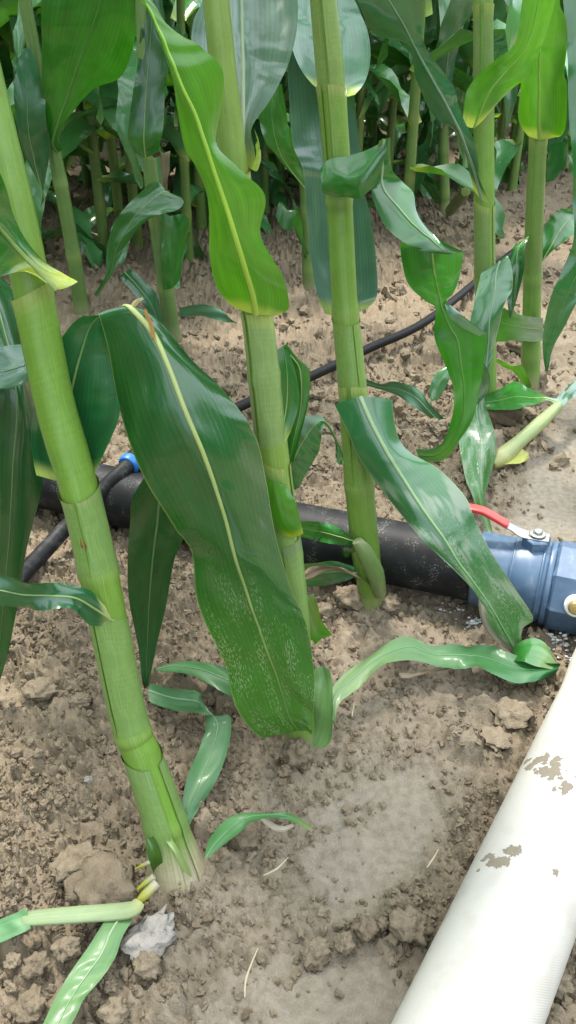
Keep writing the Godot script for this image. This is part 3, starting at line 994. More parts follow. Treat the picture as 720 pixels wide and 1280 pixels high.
	leaf_at(b, [[372, 744, 380, 746, 392, 742, 0.478], [380, 770, 388, 766, 398, 756, 0.474], [386, 792, 396, 786, 402, 772, 0.472], [394, 806, 404, 796, 416, 792, 0.470]], {"col": BRIGHT, "tip": BRIGHT, "base": PALE, "ruffle": 0.002, "mat": mat.leaf_bright})
	# hanging dark leaf behind, and the strips near the soil
	leaf_at(b, [[330, 590, 334, 598, 338, 606, 0.474], [280, 560, 290, 585, 300, 610, 0.490], [220, 560, 245, 590, 262, 620, 0.502], [170, 612, 205, 612, 236, 640, 0.508], [162, 660, 196, 660, 231, 668, 0.511], [160, 710, 190, 710, 218, 700, 0.513], [162, 760, 186, 762, 207, 760, 0.515], [172, 810, 184, 812, 196, 806, 0.517], [180, 858, 183, 858, 186, 856, 0.519]], {"col": DARK, "tip": BLUE, "rib": 0.003, "ribcol": Color(0.22, 0.34, 0.15), "ruffle": 0.0012})
	leaf_at(b, [[320, 850, 320, 862, 320, 874, -0.03], [282, 836, 284, 850, 288, 866, -0.022], [250, 824, 250, 838, 252, 852, -0.018], [222, 823, 220, 833, 220, 844, -0.014], [196, 832, 195, 836, 194, 841, -0.010]], {"col": Color(0.05, 0.165, 0.045), "rib": 0.002, "ribcol": Color(0.22, 0.36, 0.18), "ruffle": 0.0022, "mat": mat.leaf_pale})
	leaf_at(b, [[188, 854, 186, 864, 186, 876, -0.012], [216, 858, 215, 872, 213, 888, -0.016], [246, 862, 246, 876, 246, 894, -0.020], [252, 884, 262, 890, 266, 894, -0.024], [258, 905, 272, 908, 288, 898, -0.020], [248, 940, 262, 945, 285, 935, -0.016], [236, 970, 250, 976, 272, 970, -0.014], [229, 1000, 238, 1005, 254, 1000, -0.010], [230, 1032, 233, 1032, 236, 1032, -0.004]], {"col": Color(0.046, 0.155, 0.046), "rib": 0.0018, "ribcol": Color(0.26, 0.40, 0.22), "ruffle": 0.0014, "mat": mat.leaf_pale})
	leaf_at(b, [[386, 926, 394, 932, 402, 936, -0.003], [382, 905, 398, 912, 414, 925, -0.012], [386, 880, 404, 884, 418, 892, -0.03], [392, 850, 406, 850, 416, 856, -0.045], [392, 836, 402, 832, 412, 838, -0.055]], {"col": Color(0.16, 0.31, 0.10), "ruffle": 0.001, "mat": mat.leaf_pale})
	leaf_at(b, [[412, 890, 416, 900, 420, 905, -0.012], [416, 862, 420, 870, 424, 878, -0.02], [438, 834, 444, 844, 452, 854, -0.026], [470, 812, 476, 821, 484, 832, -0.028], [506, 799, 512, 809, 516, 823, -0.026], [540, 812, 544, 820, 552, 830, -0.022], [576, 806, 580, 820, 586, 834, -0.024], [604, 804, 606, 822, 604, 840, -0.020], [640, 822, 642, 834, 640, 850, -0.016], [676, 832, 676, 838, 672, 848, -0.013], [700, 831, 699, 834, 697, 838, -0.010]], {"col": Color(0.065, 0.19, 0.055), "base": PALE, "basel": 0.12, "tip": BLUE.lerp(MID, 0.3), "tipl": 0.5, "rib": 0.0018, "ribcol": Color(0.2, 0.35, 0.2), "ruffle": 0.0022, "mat": mat.leaf_pale})
	leaf_at(b, [[640, 814, 644, 820, 642, 827, -0.016], [652, 804, 655, 814, 654, 826, -0.022], [668, 800, 668, 812, 664, 828, -0.022], [683, 808, 682, 817, 676, 832, -0.018], [696, 828, 694, 831, 690, 837, -0.011]], {"col": MID, "tip": PALE, "tipl": 0.7, "ruffle": 0.0006})

	# ---- the straight plant behind the pipe, leaf hanging over the pipe
	var c := thing("corn_plant", "tall corn plant beside the black pipe with leaf drooping over it", "corn plant", q(460, 737, -0.0001))
	var sc := stalk(c, [[464, 740, 0.630, 33], [457, 690, 0.626, 37], [449, 605, 0.633, 38], [441, 490, 0.648, 37], [431, 380, 0.662, 34], [424, 250, 0.674, 34], [414, 110, 0.678, 36], [404, 0, 0.68, 33], [399, -60, 0.681, 32]], [606, 392, 250], Color(0.21, 0.395, 0.055), Color(0.21, 0.40, 0.06), Color(0.4, 0.38, 0.2))
	sheath(c, sc, 606, 492, 0.3, -12, Color(0.22, 0.40, 0.07), COLLAR, 1.05, 0.15)
	sheath(c, sc, 490, 392, -0.4, 12, Color(0.23, 0.41, 0.09), Color(0.27, 0.44, 0.10), 1.05, 0.06)
	sheath(c, sc, 246, 120, 0.5, -16, Color(0.22, 0.40, 0.07), Color(0.4, 0.5, 0.15), 1.10, 0.25, 0.1)
	sheath(c, sc, 112, -60, 0.2, 0, Color(0.27, 0.41, 0.10), STEM, 1.14, 0.1)
	# leaf that hangs over the pipe
	leaf_at(c, [[418, 506, 450, 496, 490, 500, 0.630, 0.004, 0.012], [430, 530, 464, 528, 494, 530, 0.618, 0.006, 0.014], [446, 566, 484, 566, 510, 563, 0.606, 0.006, 0.014], [468, 600, 505, 600, 547, 586, 0.597, 0.006, 0.012], [496, 636, 528, 636, 580, 620, 0.584, 0.006, 0.010], [524, 670, 554, 672, 594, 650, 0.572, 0.004, 0.008], [548, 694, 574, 704, 614, 690, 0.564, 0.003, 0.004], [577, 722, 598, 736, 643, 735, 0.557, 0.002, 0.002], [598, 748, 618, 766, 666, 772, 0.553, 0.002, 0.0], [612, 782, 634, 794, 654, 788, 0.550, 0.002, 0.0], [630, 810, 644, 812, 652, 808, 0.547], [655, 824, 658, 824, 660, 822, 0.545]], {"col": MID, "rib": 0.005, "ribcol": Color(0.30, 0.44, 0.22), "per": 7, "nu": 17, "ruffle": 0.0012, "bump": 0.0008, "mat": mat.leaf_smeared, "dust": true})
	leaf_at(c, [[598, 748, 601, 753, 605, 758, 0.550], [603, 777, 608, 780, 613, 782, 0.548], [617, 800, 625, 804, 633, 803, 0.545], [650, 824, 656, 826, 662, 824, 0.541]], {"name": "dry_margin", "col": Color(0.32, 0.28, 0.21), "ruffle": 0.002, "mat": mat.dry})
	# leaves rising behind the stalk; their pale bluish colour holds bloom and sky sheen
	leaf_at(c, [[406, 392, 430, 396, 456, 388, 0.684, -0.012, -0.012], [396, 366, 428, 376, 471, 370, 0.692, -0.012, -0.012], [388, 320, 426, 330, 470, 320, 0.700, -0.01, -0.01], [382, 262, 424, 270, 462, 262, 0.708, -0.014, -0.008], [380, 214, 420, 215, 450, 215, 0.716, -0.024, -0.01], [366, 182, 416, 180, 450, 182, 0.724, -0.03, -0.012], [361, 130, 410, 130, 445, 130, 0.732, -0.034, -0.012], [360, 84, 404, 84, 436, 84, 0.740, -0.03], [366, 20, 400, 20, 425, 20, 0.75, -0.02]], {"col": Color(0.075, 0.19, 0.135), "base": COLLAR, "basel": 0.012, "rib": 0.004, "ruffle": 0.0012})
	leaf_at(c, [[390, 106, 416, 122, 444, 118, 0.692, -0.014, -0.016], [376, 88, 414, 96, 457, 100, 0.700, -0.014, -0.016], [365, 60, 411, 66, 463, 72, 0.71, -0.016, -0.018], [362, 30, 408, 34, 460, 40, 0.722, -0.016, -0.02], [368, 2, 404, 4, 446, 8, 0.736, -0.012, -0.016], [376, -40, 400, -40, 424, -40, 0.755, -0.01], [385, -100, 396, -100, 408, -100, 0.77]], {"col": Color(0.07, 0.185, 0.12), "base": COLLAR, "basel": 0.011, "rib": 0.004, "ruffle": 0.0008})
	# curled leaf in front, then down to the right with a fold and a twist
	leaf_at(c, [[402, 240, 402, 228, 400, 214, 0.654, 0, 0.01], [416, 246, 416, 226, 412, 200, 0.646, 0, 0.012], [432, 246, 434, 222, 430, 196, 0.640, 0, 0.012], [450, 248, 454, 218, 452, 190, 0.637, 0, 0.010], [462, 238, 470, 206, 474, 180, 0.638, 0, 0.006], [473, 229, 480, 200, 488, 172, 0.640]], {"col": DARK.lerp(MID, 0.3), "base": MID, "rib": 0.0, "ruffle": 0.0006})
	leaf_at(c, [[474, 176, 480, 174, 488, 172, 0.642], [466, 210, 478, 208, 490, 210, 0.643], [463, 236, 480, 234, 503, 226, 0.640, 0.0, 0.012], [472, 266, 498, 258, 517, 240, 0.632, 0.002, 0.014], [486, 290, 516, 280, 522, 264, 0.624, 0.002, 0.012], [506, 304, 538, 300, 540, 290, 0.618, 0.0, 0.008], [530, 314, 552, 311, 556, 303, 0.614], [560, 318, 568, 317, 579, 315, 0.612]], {"col": DARK.lerp(MID, 0.5), "rib": 0.0035, "ribcol": Color(0.24, 0.36, 0.17), "ruffle": 0.0006})
	leaf_at(c, [[500, 302, 540, 313, 579, 315, 0.616], [502, 325, 542, 335, 577, 335, 0.620, 0.002, 0.002], [510, 352, 546, 356, 572, 356, 0.624, 0.003, 0.002], [530, 373, 550, 374, 566, 371, 0.628], [545, 386, 553, 386, 560, 380, 0.63], [542, 410, 562, 408, 584, 404, 0.629, 0.003, -0.004], [545, 430, 572, 426, 607, 418, 0.626, 0.003, -0.003], [556, 456, 576, 454, 605, 450, 0.626, 0.003, -0.003], [566, 484, 580, 484, 600, 484, 0.628], [566, 518, 578, 522, 592, 520, 0.632], [556, 548, 562, 554, 574, 548, 0.636], [542, 560, 544, 568, 556, 572, 0.64], [520, 562, 522, 568, 528, 576, 0.643]], {"col": MID, "tip": Color(0.08, 0.18, 0.08), "tipl": 0.3, "rib": 0.0025, "ribcol": Color(0.16, 0.33, 0.06), "per": 6, "ruffle": 0.0008, "mat": mat.leaf_bright})
	leaf_at(c, [[556, 380, 560, 381, 563, 380, 0.624], [562, 396, 570, 390, 578, 394, 0.618], [578, 410, 588, 404, 594, 406, 0.617], [600, 420, 604, 418, 608, 418, 0.62]], {"name": "leaf_fold", "col": Color(0.075, 0.19, 0.10), "ruffle": 0.0})
	leaf_at(c, [[604, 452, 602, 464, 596, 470, 0.634], [612, 470, 606, 480, 598, 490, 0.636], [610, 488, 604, 496, 592, 508, 0.638], [596, 506, 592, 512, 584, 520, 0.64]], {"name": "leaf_fold", "col": DARK, "ruffle": 0.0})
	# low leaves to the left of its foot
	leaf_at(c, [[444, 671, 446, 677, 448, 684, 0.614], [420, 660, 418, 669, 416, 679, 0.628], [404, 653, 398, 664, 396, 675, 0.645], [380, 649, 378, 660, 376, 671, 0.643], [360, 652, 360, 660, 360, 668, 0.642]], {"col": MID, "ruffle": 0.002, "rib": 0.0012})
	leaf_at(c, [[440, 684, 443, 686, 446, 688, 0.612], [428, 684, 433, 690, 438, 688, 0.622], [432, 697, 435, 697, 438, 695, 0.642]], {"col": BLUE, "ruffle": 0.001})
	leaf_at(c, [[448, 712, 448, 716, 448, 720, 0.616], [420, 702, 420, 714, 420, 728, 0.630], [396, 702, 396, 718, 398, 734, 0.642], [372, 704, 372, 720, 372, 736, 0.645]], {"col": Color(0.06, 0.19, 0.07), "rib": 0.0015, "ruffle": 0.0015})
	leaf_at(c, [[372, 722, 372, 724, 372, 727, 0.632], [395, 708, 396, 712, 396, 716, 0.630], [425, 706, 426, 711, 426, 716, 0.622], [446, 718, 447, 721, 448, 724, 0.612], [474, 738, 474, 739, 474, 741, 0.616]], {"name": "dry_leaf", "col": Color(0.26, 0.19, 0.12), "ruffle": 0.003, "mat": mat.dry})
	var stub := [q(446, 676, 0.610) - c.position, q(456, 690, 0.610) - c.position, q(468, 715, 0.614) - c.position, q(475, 742, 0.620) - c.position]
	part("sheath_stub", tube(stub, [0.0045, 0.0075, 0.0085, 0.006], [Color(0.3, 0.36, 0.16), Color(0.22, 0.36, 0.11), Color(0.22, 0.36, 0.11), Color(0.3, 0.34, 0.15)], 12, true, 1.0, 4), mat.stalk, c)

	# ---- the two straight plants on the right
	var d := thing("corn_plant", "straight corn plant right of centre with dusty leaf hanging down its stalk", "corn plant", q(609, 519, -0.0001))
	var sd := stalk(d, [[609, 519, 1.056, 25], [608, 470, 1.06, 26], [606, 340, 1.065, 27], [605, 200, 1.07, 27], [604, 60, 1.075, 25], [604, -40, 1.078, 24]], [510, 345, 155, 12], Color(0.205, 0.40, 0.07), Color(0.21, 0.41, 0.07), Color(0.42, 0.4, 0.2))
	sheath(d, sd, 345, 238, -0.5, 20, Color(0.22, 0.36, 0.10), COLLAR, 1.08, 0.2)
	sheath(d, sd, 150, 18, 0.3, -6, Color(0.23, 0.37, 0.10), COLLAR, 1.10, 0.2, 0.1)
	leaf_at(d, [[578, 152, 593, 160, 620, 132, 1.045, -0.01, 0.0], [584, 112, 610, 118, 640, 112, 1.035, 0.006, 0.0], [612, 82, 632, 90, 660, 92, 1.028], [640, 56, 656, 62, 680, 52, 1.022, 0, 0.006], [651, 20, 670, 22, 691, 10, 1.018, 0, 0.006], [655, -30, 675, -30, 698, -34, 1.015], [650, -110, 665, -110, 680, -110, 1.01]], {"col": BRIGHT, "base": COLLAR, "basel": 0.015, "rib": 0.004, "ribcol": Color(0.2, 0.4, 0.06), "ruffle": 0.001, "mat": mat.leaf_bright})
	leaf_at(d, [[592, 238, 602, 250, 614, 256, 1.045, 0, 0], [584, 208, 594, 222, 602, 230, 1.035], [572, 165, 582, 182, 593, 184, 1.02], [545, 147, 564, 142, 573, 130, 1.0, 0, 0.012], [520, 100, 542, 102, 565, 106, 0.985, 0.004, 0.012], [512, 58, 520, 62, 532, 58, 0.975], [470, 44, 506, 34, 526, 24, 0.965, 0.002, 0.01], [452, 14, 488, 4, 522, -6, 0.955, 0.0, 0.01], [436, -30, 462, -40, 500, -50, 0.945], [420, -80, 430, -90, 450, -100, 0.94]], {"col": BLUE, "base": COLLAR, "basel": 0.02, "rib": 0.005, "ribcol": Color(0.22, 0.36, 0.24), "ruffle": 0.001, "per": 6})
	leaf_at(d, [[622, 330, 616, 340, 606, 350, 1.045], [634, 320, 624, 326, 602, 340, 1.03], [640, 338, 620, 342, 598, 358, 1.018], [640, 362, 618, 368, 591, 385, 1.0, 0.01, 0], [630, 382, 612, 400, 587, 415, 0.985, 0.01, 0], [622, 420, 610, 434, 596, 445, 0.98, 0.008, 0], [612, 460, 604, 474, 593, 488, 0.972], [606, 500, 596, 512, 578, 528, 0.95], [618, 540, 600, 548, 574, 552, 0.915], [620, 570, 600, 580, 578, 580, 0.87], [611, 600, 601, 610, 584, 606, 0.825], [606, 622, 603, 636, 592, 624, 0.78], [615, 668, 613, 668, 611, 666, 0.735]], {"col": Color(0.06, 0.165, 0.08), "base": MID, "tip": Color(0.23, 0.29, 0.20), "tipl": 0.4, "rib": 0.003, "ribcol": Color(0.2, 0.33, 0.18), "ruffle": 0.001, "per": 6, "mat": mat.leaf_smeared, "dust": true})
	leaf_at(d, [[572, 540, 566, 542, 560, 546, 0.99], [560, 526, 556, 534, 552, 542, 0.99], [536, 504, 534, 512, 532, 520, 1.0], [520, 487, 518, 496, 514, 504, 1.01], [496, 475, 496, 486, 496, 496, 1.02], [478, 478, 478, 484, 478, 489, 1.03], [458, 472, 456, 478, 455, 483, 1.04]], {"col": Color(0.07, 0.2, 0.10), "rib": 0.002, "ruffle": 0.003, "mat": mat.leaf_pale})
	leaf_at(d, [[542, 512, 537, 506, 534, 504, 1.02], [536, 488, 543, 488, 552, 494, 1.03], [544, 468, 554, 470, 563, 472, 1.04], [558, 458, 562, 459, 565, 462, 1.05]], {"col": Color(0.07, 0.22, 0.07), "ruffle": 0.001})

	var e := thing("corn_plant", "corn plant at the right edge with a bright upright leaf and banded foot", "corn plant", q(663, 487, -0.0001))
	var se := stalk(e, [[663, 487, 1.14, 24], [664, 420, 1.142, 24], [667, 300, 1.146, 23], [673, 170, 1.15, 22], [680, 40, 1.154, 21], [686, -50, 1.157, 20]], [438, 345, 175], Color(0.205, 0.40, 0.07), Color(0.21, 0.41, 0.07), Color(0.42, 0.4, 0.2))
	sheath(e, se, 345, 172, 0.4, -8, Color(0.22, 0.36, 0.09), COLLAR, 1.07, 0.2)
	leaf_at(e, [[660, 170, 674, 174, 692, 172, 1.135, 0, 0], [649, 152, 674, 152, 705, 162, 1.128, 0.006, 0.008], [650, 114, 674, 114, 709, 110, 1.122, 0.008, 0.010], [652, 86, 674, 82, 706, 92, 1.118, 0.006, 0.008], [660, 62, 676, 56, 710, 56, 1.115, 0.004, 0.008], [672, 32, 683, 26, 706, 22, 1.112], [682, 8, 692, 4, 700, 4, 1.11], [690, -30, 698, -30, 704, -30, 1.108]], {"col": BRIGHT, "base": COLLAR, "basel": 0.015, "rib": 0.005, "ribcol": Color(0.24, 0.42, 0.08), "ruffle": 0.0015, "mat": mat.leaf_bright})
	leaf_at(e, [[686, -60, 692, -60, 698, -60, 1.15], [700, -30, 722, -40, 742, -50, 1.14], [708, 60, 735, 50, 765, 40, 1.12], [712, 150, 742, 150, 780, 150, 1.10], [716, 230, 744, 240, 778, 250, 1.09], [716, 300, 738, 310, 762, 320, 1.08], [703, 338, 722, 340, 745, 340, 1.075], [690, 366, 707, 374, 724, 372, 1.07], [681, 400, 694, 408, 706, 408, 1.066], [678, 430, 685, 436, 692, 436, 1.064], [682, 464, 683, 464, 684, 463, 1.062]], {"col": MID.lerp(BLUE, 0.5), "rib": 0.003, "ribcol": Color(0.2, 0.34, 0.12), "ruffle": 0.001, "per": 6})
	leaf_at(e, [[664, 292, 660, 296, 656, 300, 1.135], [658, 306, 648, 310, 640, 312, 1.12, 0.0, 0.01], [654, 340, 645, 344, 634, 344, 1.11], [646, 372, 642, 376, 634, 372, 1.105], [640, 396, 638, 397, 636, 396, 1.10]], {"col": DARK, "base": MID, "rib": 0.002, "ruffle": 0.0015})
	leaf_at(e, [[668, 330, 674, 332, 678, 326, 1.14], [676, 300, 690, 306, 700, 306, 1.15], [690, 270, 706, 280, 720, 290, 1.17], [712, 262, 720, 272, 728, 280, 1.19], [740, 270, 742, 276, 744, 282, 1.2]], {"col": MID, "rib": 0.002, "ruffle": 0.002})
	leaf_at(e, [[688, 182, 698, 178, 711, 176, 1.16], [683, 206, 694, 206, 707, 204, 1.165], [681, 226, 685, 228, 692, 224, 1.17]], {"col": BLUE, "ruffle": 0.0006})
	leaf_at(e, [[679, 398, 679, 412, 679, 426, 1.122], [664, 396, 664, 411, 664, 427, 1.118], [645, 391, 645, 408, 645, 426, 1.115], [620, 381, 620, 401, 620, 427, 1.115], [600, 376, 600, 392, 600, 412, 1.12]], {"col": BRIGHT, "base": Color(0.3, 0.4, 0.25), "basel": 0.05, "rib": 0.002, "ruffle": 0.001, "mat": mat.leaf_pale})
	leaf_at(e, [[658, 484, 662, 486, 664, 482, 1.125], [640, 462, 648, 466, 654, 460, 1.115], [626, 454, 632, 460, 640, 456, 1.112], [616, 446, 618, 450, 622, 448, 1.112]], {"col": BRIGHT, "ruffle": 0.002, "mat": mat.leaf_bright})

	# ---- the pale broken sheath beside them, a leaf of its own on the soil
	var f := thing("broken_leaf", "pale green broken corn leaf lying on soil at the right, sheath slanting up", "leaf", q(622, 576, -0.0001))
	var fp := []
	for k in [[614, 580, -0.004], [626, 572, -0.008], [648, 553, -0.02], [676, 528, -0.035], [698, 507, -0.045]]:
		fp.append(q(k[0], k[1], k[2]) - f.position)
	part("sheath", tube(fp, [0.007, 0.0115, 0.0085, 0.0085, 0.006], [Color(0.6, 0.6, 0.2), Color(0.58, 0.6, 0.26), Color(0.42, 0.52, 0.22), Color(0.42, 0.52, 0.22), Color(0.36, 0.46, 0.2)], 14, true, 1.0, 6), mat.stalk, f)
	leaf_at(f, [[618, 576, 624, 580, 630, 580, -0.006], [640, 570, 644, 578, 650, 580, -0.008], [654, 562, 660, 567, 662, 570, -0.008]], {"name": "sheath_flap", "col": Color(0.48, 0.5, 0.1), "ruffle": 0.002, "mat": mat.leaf_pale})
	leaf_at(f, [[698, 500, 700, 505, 702, 510, -0.046], [682, 493, 684, 499, 686, 503, -0.045], [666, 486, 667, 498, 668, 508, -0.042], [645, 478, 646, 495, 648, 511, -0.038], [628, 486, 628, 499, 629, 512, -0.03], [606, 496, 606, 503, 606, 510, -0.02]], {"col": MID, "base": PALE, "basel": 0.03, "tip": DARK, "rib": 0.002, "ruffle": 0.001})
	leaf_at(f, [[694, 500, 698, 505, 702, 510, -0.046], [706, 486, 708, 492, 712, 500, -0.044], [724, 474, 726, 482, 730, 492, -0.04], [760, 462, 760, 470, 760, 478, -0.03]], {"col": Color(0.10, 0.24, 0.12), "ruffle": 0.001})

	# ---- plant out of the picture on the left whose leaves reach in
	var g := thing("corn_plant", "corn plant at the far left edge with dark hanging leaf", "corn plant", q(-110, 610, -0.0001))
	stalk(g, [[-110, 610, 0.80, 30], [-112, 500, 0.80, 30], [-116, 350, 0.80, 30], [-122, 150, 0.80, 30], [-128, -40, 0.80, 28]], [600, 450, 250], STEM, STEM, STEM)
	leaf_at(g, [[-116, 300, -112, 310, -108, 318, 0.785], [-80, 280, -60, 300, -40, 320, 0.70], [-70, 330, -20, 340, 15, 366, 0.60, 0.0, 0.01], [-60, 450, 18, 470, 42, 500, 0.53, 0.02, 0.02], [-55, 580, 16, 590, 53, 596, 0.515, 0.02, 0.02], [-45, 690, 10, 690, 33, 690, 0.51, 0.015, 0.01], [-30, 790, 2, 780, 14, 800, 0.508], [-14, 860, -6, 855, 0, 850, 0.505]], {"col": DARK, "rib": 0.0025, "ribcol": Color(0.20, 0.34, 0.12), "ruffle": 0.0008, "per": 6})
	leaf_at(g, [[-114, 400, -112, 410, -110, 418, 0.785], [-90, 420, -90, 445, -90, 470, 0.62], [-40, 436, -40, 462, -40, 486, 0.52, 0.02, -0.01], [0, 438, 0, 464, 0, 486, 0.49, 0.02, -0.01], [28, 432, 30, 456, 32, 477, 0.478, 0.02, -0.008], [52, 432, 54, 448, 56, 466, 0.472, 0.01, 0], [80, 442, 80, 448, 80, 455, 0.47]], {"col": Color(0.07, 0.17, 0.11), "rib": 0.002, "ruffle": 0.001})

	# ---- plants of the next rows that the picture shows one by one
	var h := thing("corn_plant", "corn plant behind the broken leaf top with arching and shrivelled leaves", "corn plant", q(217, 428, -0.0001))
	stalk(h, [[217, 428, 1.325, 21], [207, 360, 1.33, 20], [196, 280, 1.335, 20], [187, 200, 1.34, 19], [180, 80, 1.345, 18], [176, -40, 1.35, 17]], [360, 275, 190], Color(0.15, 0.28, 0.08), Color(0.17, 0.30, 0.08), Color(0.3, 0.3, 0.15))
	leaf_at(h, [[200, 262, 206, 266, 212, 270, 1.32], [202, 300, 212, 310, 236, 272, 1.315], [202, 340, 214, 346, 228, 322, 1.312], [204, 362, 216, 360, 226, 348, 1.312]], {"col": MID, "ruffle": 0.003})
	leaf_at(h, [[226, 262, 222, 256, 215, 246, 1.30], [196, 230, 208, 240, 230, 248, 1.29], [176, 240, 190, 250, 222, 262, 1.28], [150, 268, 166, 274, 186, 274, 1.27], [136, 300, 146, 310, 158, 306, 1.265], [133, 340, 138, 342, 144, 336, 1.262], [118, 368, 121, 371, 124, 368, 1.26]], {"col": DARK.lerp(MID, 0.6), "rib": 0.002, "ruffle": 0.002, "per": 6})
	leaf_at(h, [[168, 190, 182, 196, 198, 190, 1.33], [160, 170, 180, 172, 204, 160, 1.325], [166, 120, 182, 120, 206, 112, 1.33], [172, 76, 186, 74, 212, 74, 1.335], [178, 20, 190, 20, 206, 20, 1.34], [184, -30, 190, -30, 198, -30, 1.35]], {"col": DARK, "base": MID, "rib": 0.002, "ruffle": 0.0015})
	leaf_at(h, [[190, 196, 194, 198, 198, 196, 1.32], [198, 186, 203, 190, 210, 194, 1.31], [201, 204, 205, 208, 212, 212, 1.305], [202, 226, 206, 228, 210, 225, 1.30], [206, 246, 207, 247, 208, 246, 1.30]], {"name": "dry_leaf", "col": Color(0.12, 0.10, 0.045), "ruffle": 0.005, "mat": mat.dry})
	leaf_at(h, [[150, 345, 156, 340, 164, 336, 1.30], [164, 362, 172, 358, 180, 352, 1.29], [182, 385, 190, 382, 198, 372, 1.28], [196, 415, 200, 410, 206, 404, 1.27]], {"col": BLUE, "rib": 0.002, "ruffle": 0.002})
	leaf_at(h, [[224, 385, 224, 390, 225, 396, 1.32], [250, 380, 250, 388, 250, 396, 1.30], [275, 388, 276, 394, 276, 400, 1.29], [296, 402, 296, 404, 296, 406, 1.28]], {"col": Color(0.07, 0.2, 0.10), "ruffle": 0.003, "mat": mat.leaf_pale})

	var i := thing("corn_plant", "leaning corn stalk at upper left under a broad dark leaf", "corn plant", q(103, 396, -0.0001))
	stalk(i, [[103, 396, 1.45, 19], [92, 320, 1.455, 18], [76, 230, 1.46, 18], [62, 160, 1.465, 17], [42, 60, 1.47, 17], [24, -40, 1.475, 16]], [320, 230], Color(0.15, 0.28, 0.07), Color(0.16, 0.29, 0.07), Color(0.3, 0.3, 0.15))
	leaf_at(i, [[66, 180, 72, 190, 78, 186, 1.455], [52, 160, 66, 175, 74, 165, 1.44], [52, 112, 84, 122, 112, 116, 1.42], [52, 60, 100, 74, 150, 96, 1.40, 0, 0.02], [52, 8, 118, 26, 166, 60, 1.38, 0, 0.02], [58, -40, 130, -20, 172, 10, 1.37], [90, -90, 140, -70, 170, -50, 1.36]], {"col": MID, "rib": 0.005, "ribcol": Color(0.13, 0.28, 0.07), "ruffle": 0.001, "per": 6, "mat": mat.leaf_bright})
	leaf_at(i, [[62, 258, 56, 250, 50, 262, 1.44], [30, 190, 44, 205, 62, 190, 1.43], [20, 150, 36, 166, 58, 150, 1.42], [18, 100, 34, 110, 54, 110, 1.42], [26, 60, 34, 60, 40, 60, 1.43]], {"col": BLUE, "rib": 0.002, "ruffle": 0.002})

	var j := thing("corn_plant", "slim corn stalk behind with a stubby broken shoot at its foot", "corn plant", q(556, 267, -0.0001))
	stalk(j, [[556, 267, 2.23, 13], [555, 200, 2.235, 13], [553, 100, 2.24, 13], [551, -40, 2.245, 12]], [235, 185], Color(0.2, 0.33, 0.09), Color(0.2, 0.33, 0.09), Color(0.4, 0.4, 0.2))
	var js := []
	for k in [[562, 264, -0.006], [572, 252, -0.04], [582, 240, -0.08]]:
		js.append(q(k[0], k[1], k[2]) - j.position)
	part("broken_shoot", tube(js, [0.012, 0.014, 0.011], [Color(0.4, 0.42, 0.16), Color(0.32, 0.42, 0.15), Color(0.3, 0.4, 0.12)], 10, true, 1.0, 3), mat.stalk, j)
	leaf_at(j, [[545, 150, 552, 160, 560, 152, 2.2], [540, 105, 556, 110, 566, 100, 2.18], [545, 60, 562, 60, 576, 44, 2.15], [556, 20, 574, 16, 592, 10, 2.12], [575, -30, 590, -30, 604, -30, 2.1]], {"col": Color(0.06, 0.17, 0.10), "rib": 0.004, "ruffle": 0.003})

	var k2 := thing("corn_plant", "corn stalk between the two tall middle plants in the row behind", "corn plant", q(386, 372, -0.0001))
	stalk(k2, [[386, 372, 1.59, 15], [384, 300, 1.595, 15], [380, 200, 1.6, 14], [376, 60, 1.61, 14], [374, -40, 1.61, 13]], [330, 260], Color(0.14, 0.26, 0.06), Color(0.15, 0.28, 0.07), Color(0.3, 0.3, 0.15))
	leaf_at(k2, [[378, 230, 382, 236, 386, 230, 1.59], [340, 190, 352, 196, 366, 190, 1.57], [324, 150, 340, 150, 358, 140, 1.56], [330, 110, 342, 108, 352, 104, 1.56]], {"col": MID, "ruffle": 0.004, "rib": 0.003})
	leaf_at(k2, [[388, 320, 384, 326, 380, 320, 1.585], [366, 280, 370, 290, 378, 282, 1.57], [352, 250, 358, 262, 372, 262, 1.56], [345, 270, 350, 282, 362, 290, 1.55]], {"col": MID, "ruffle": 0.003, "mat": mat.leaf_bright})

func ring(parent: Node3D, called: String, from: Vector3, to: Vector3, rad: float, m: Material, sides := 28, bevel := 0.0015) -> MeshInstance3D:
	var d := (to - from).normalized()
	var b := minf(bevel, (to - from).length() * 0.3)
	return part(called, tube([from, from + d * b, to - d * b, to], [rad - b, rad, rad, rad - b], [], sides), m, parent)

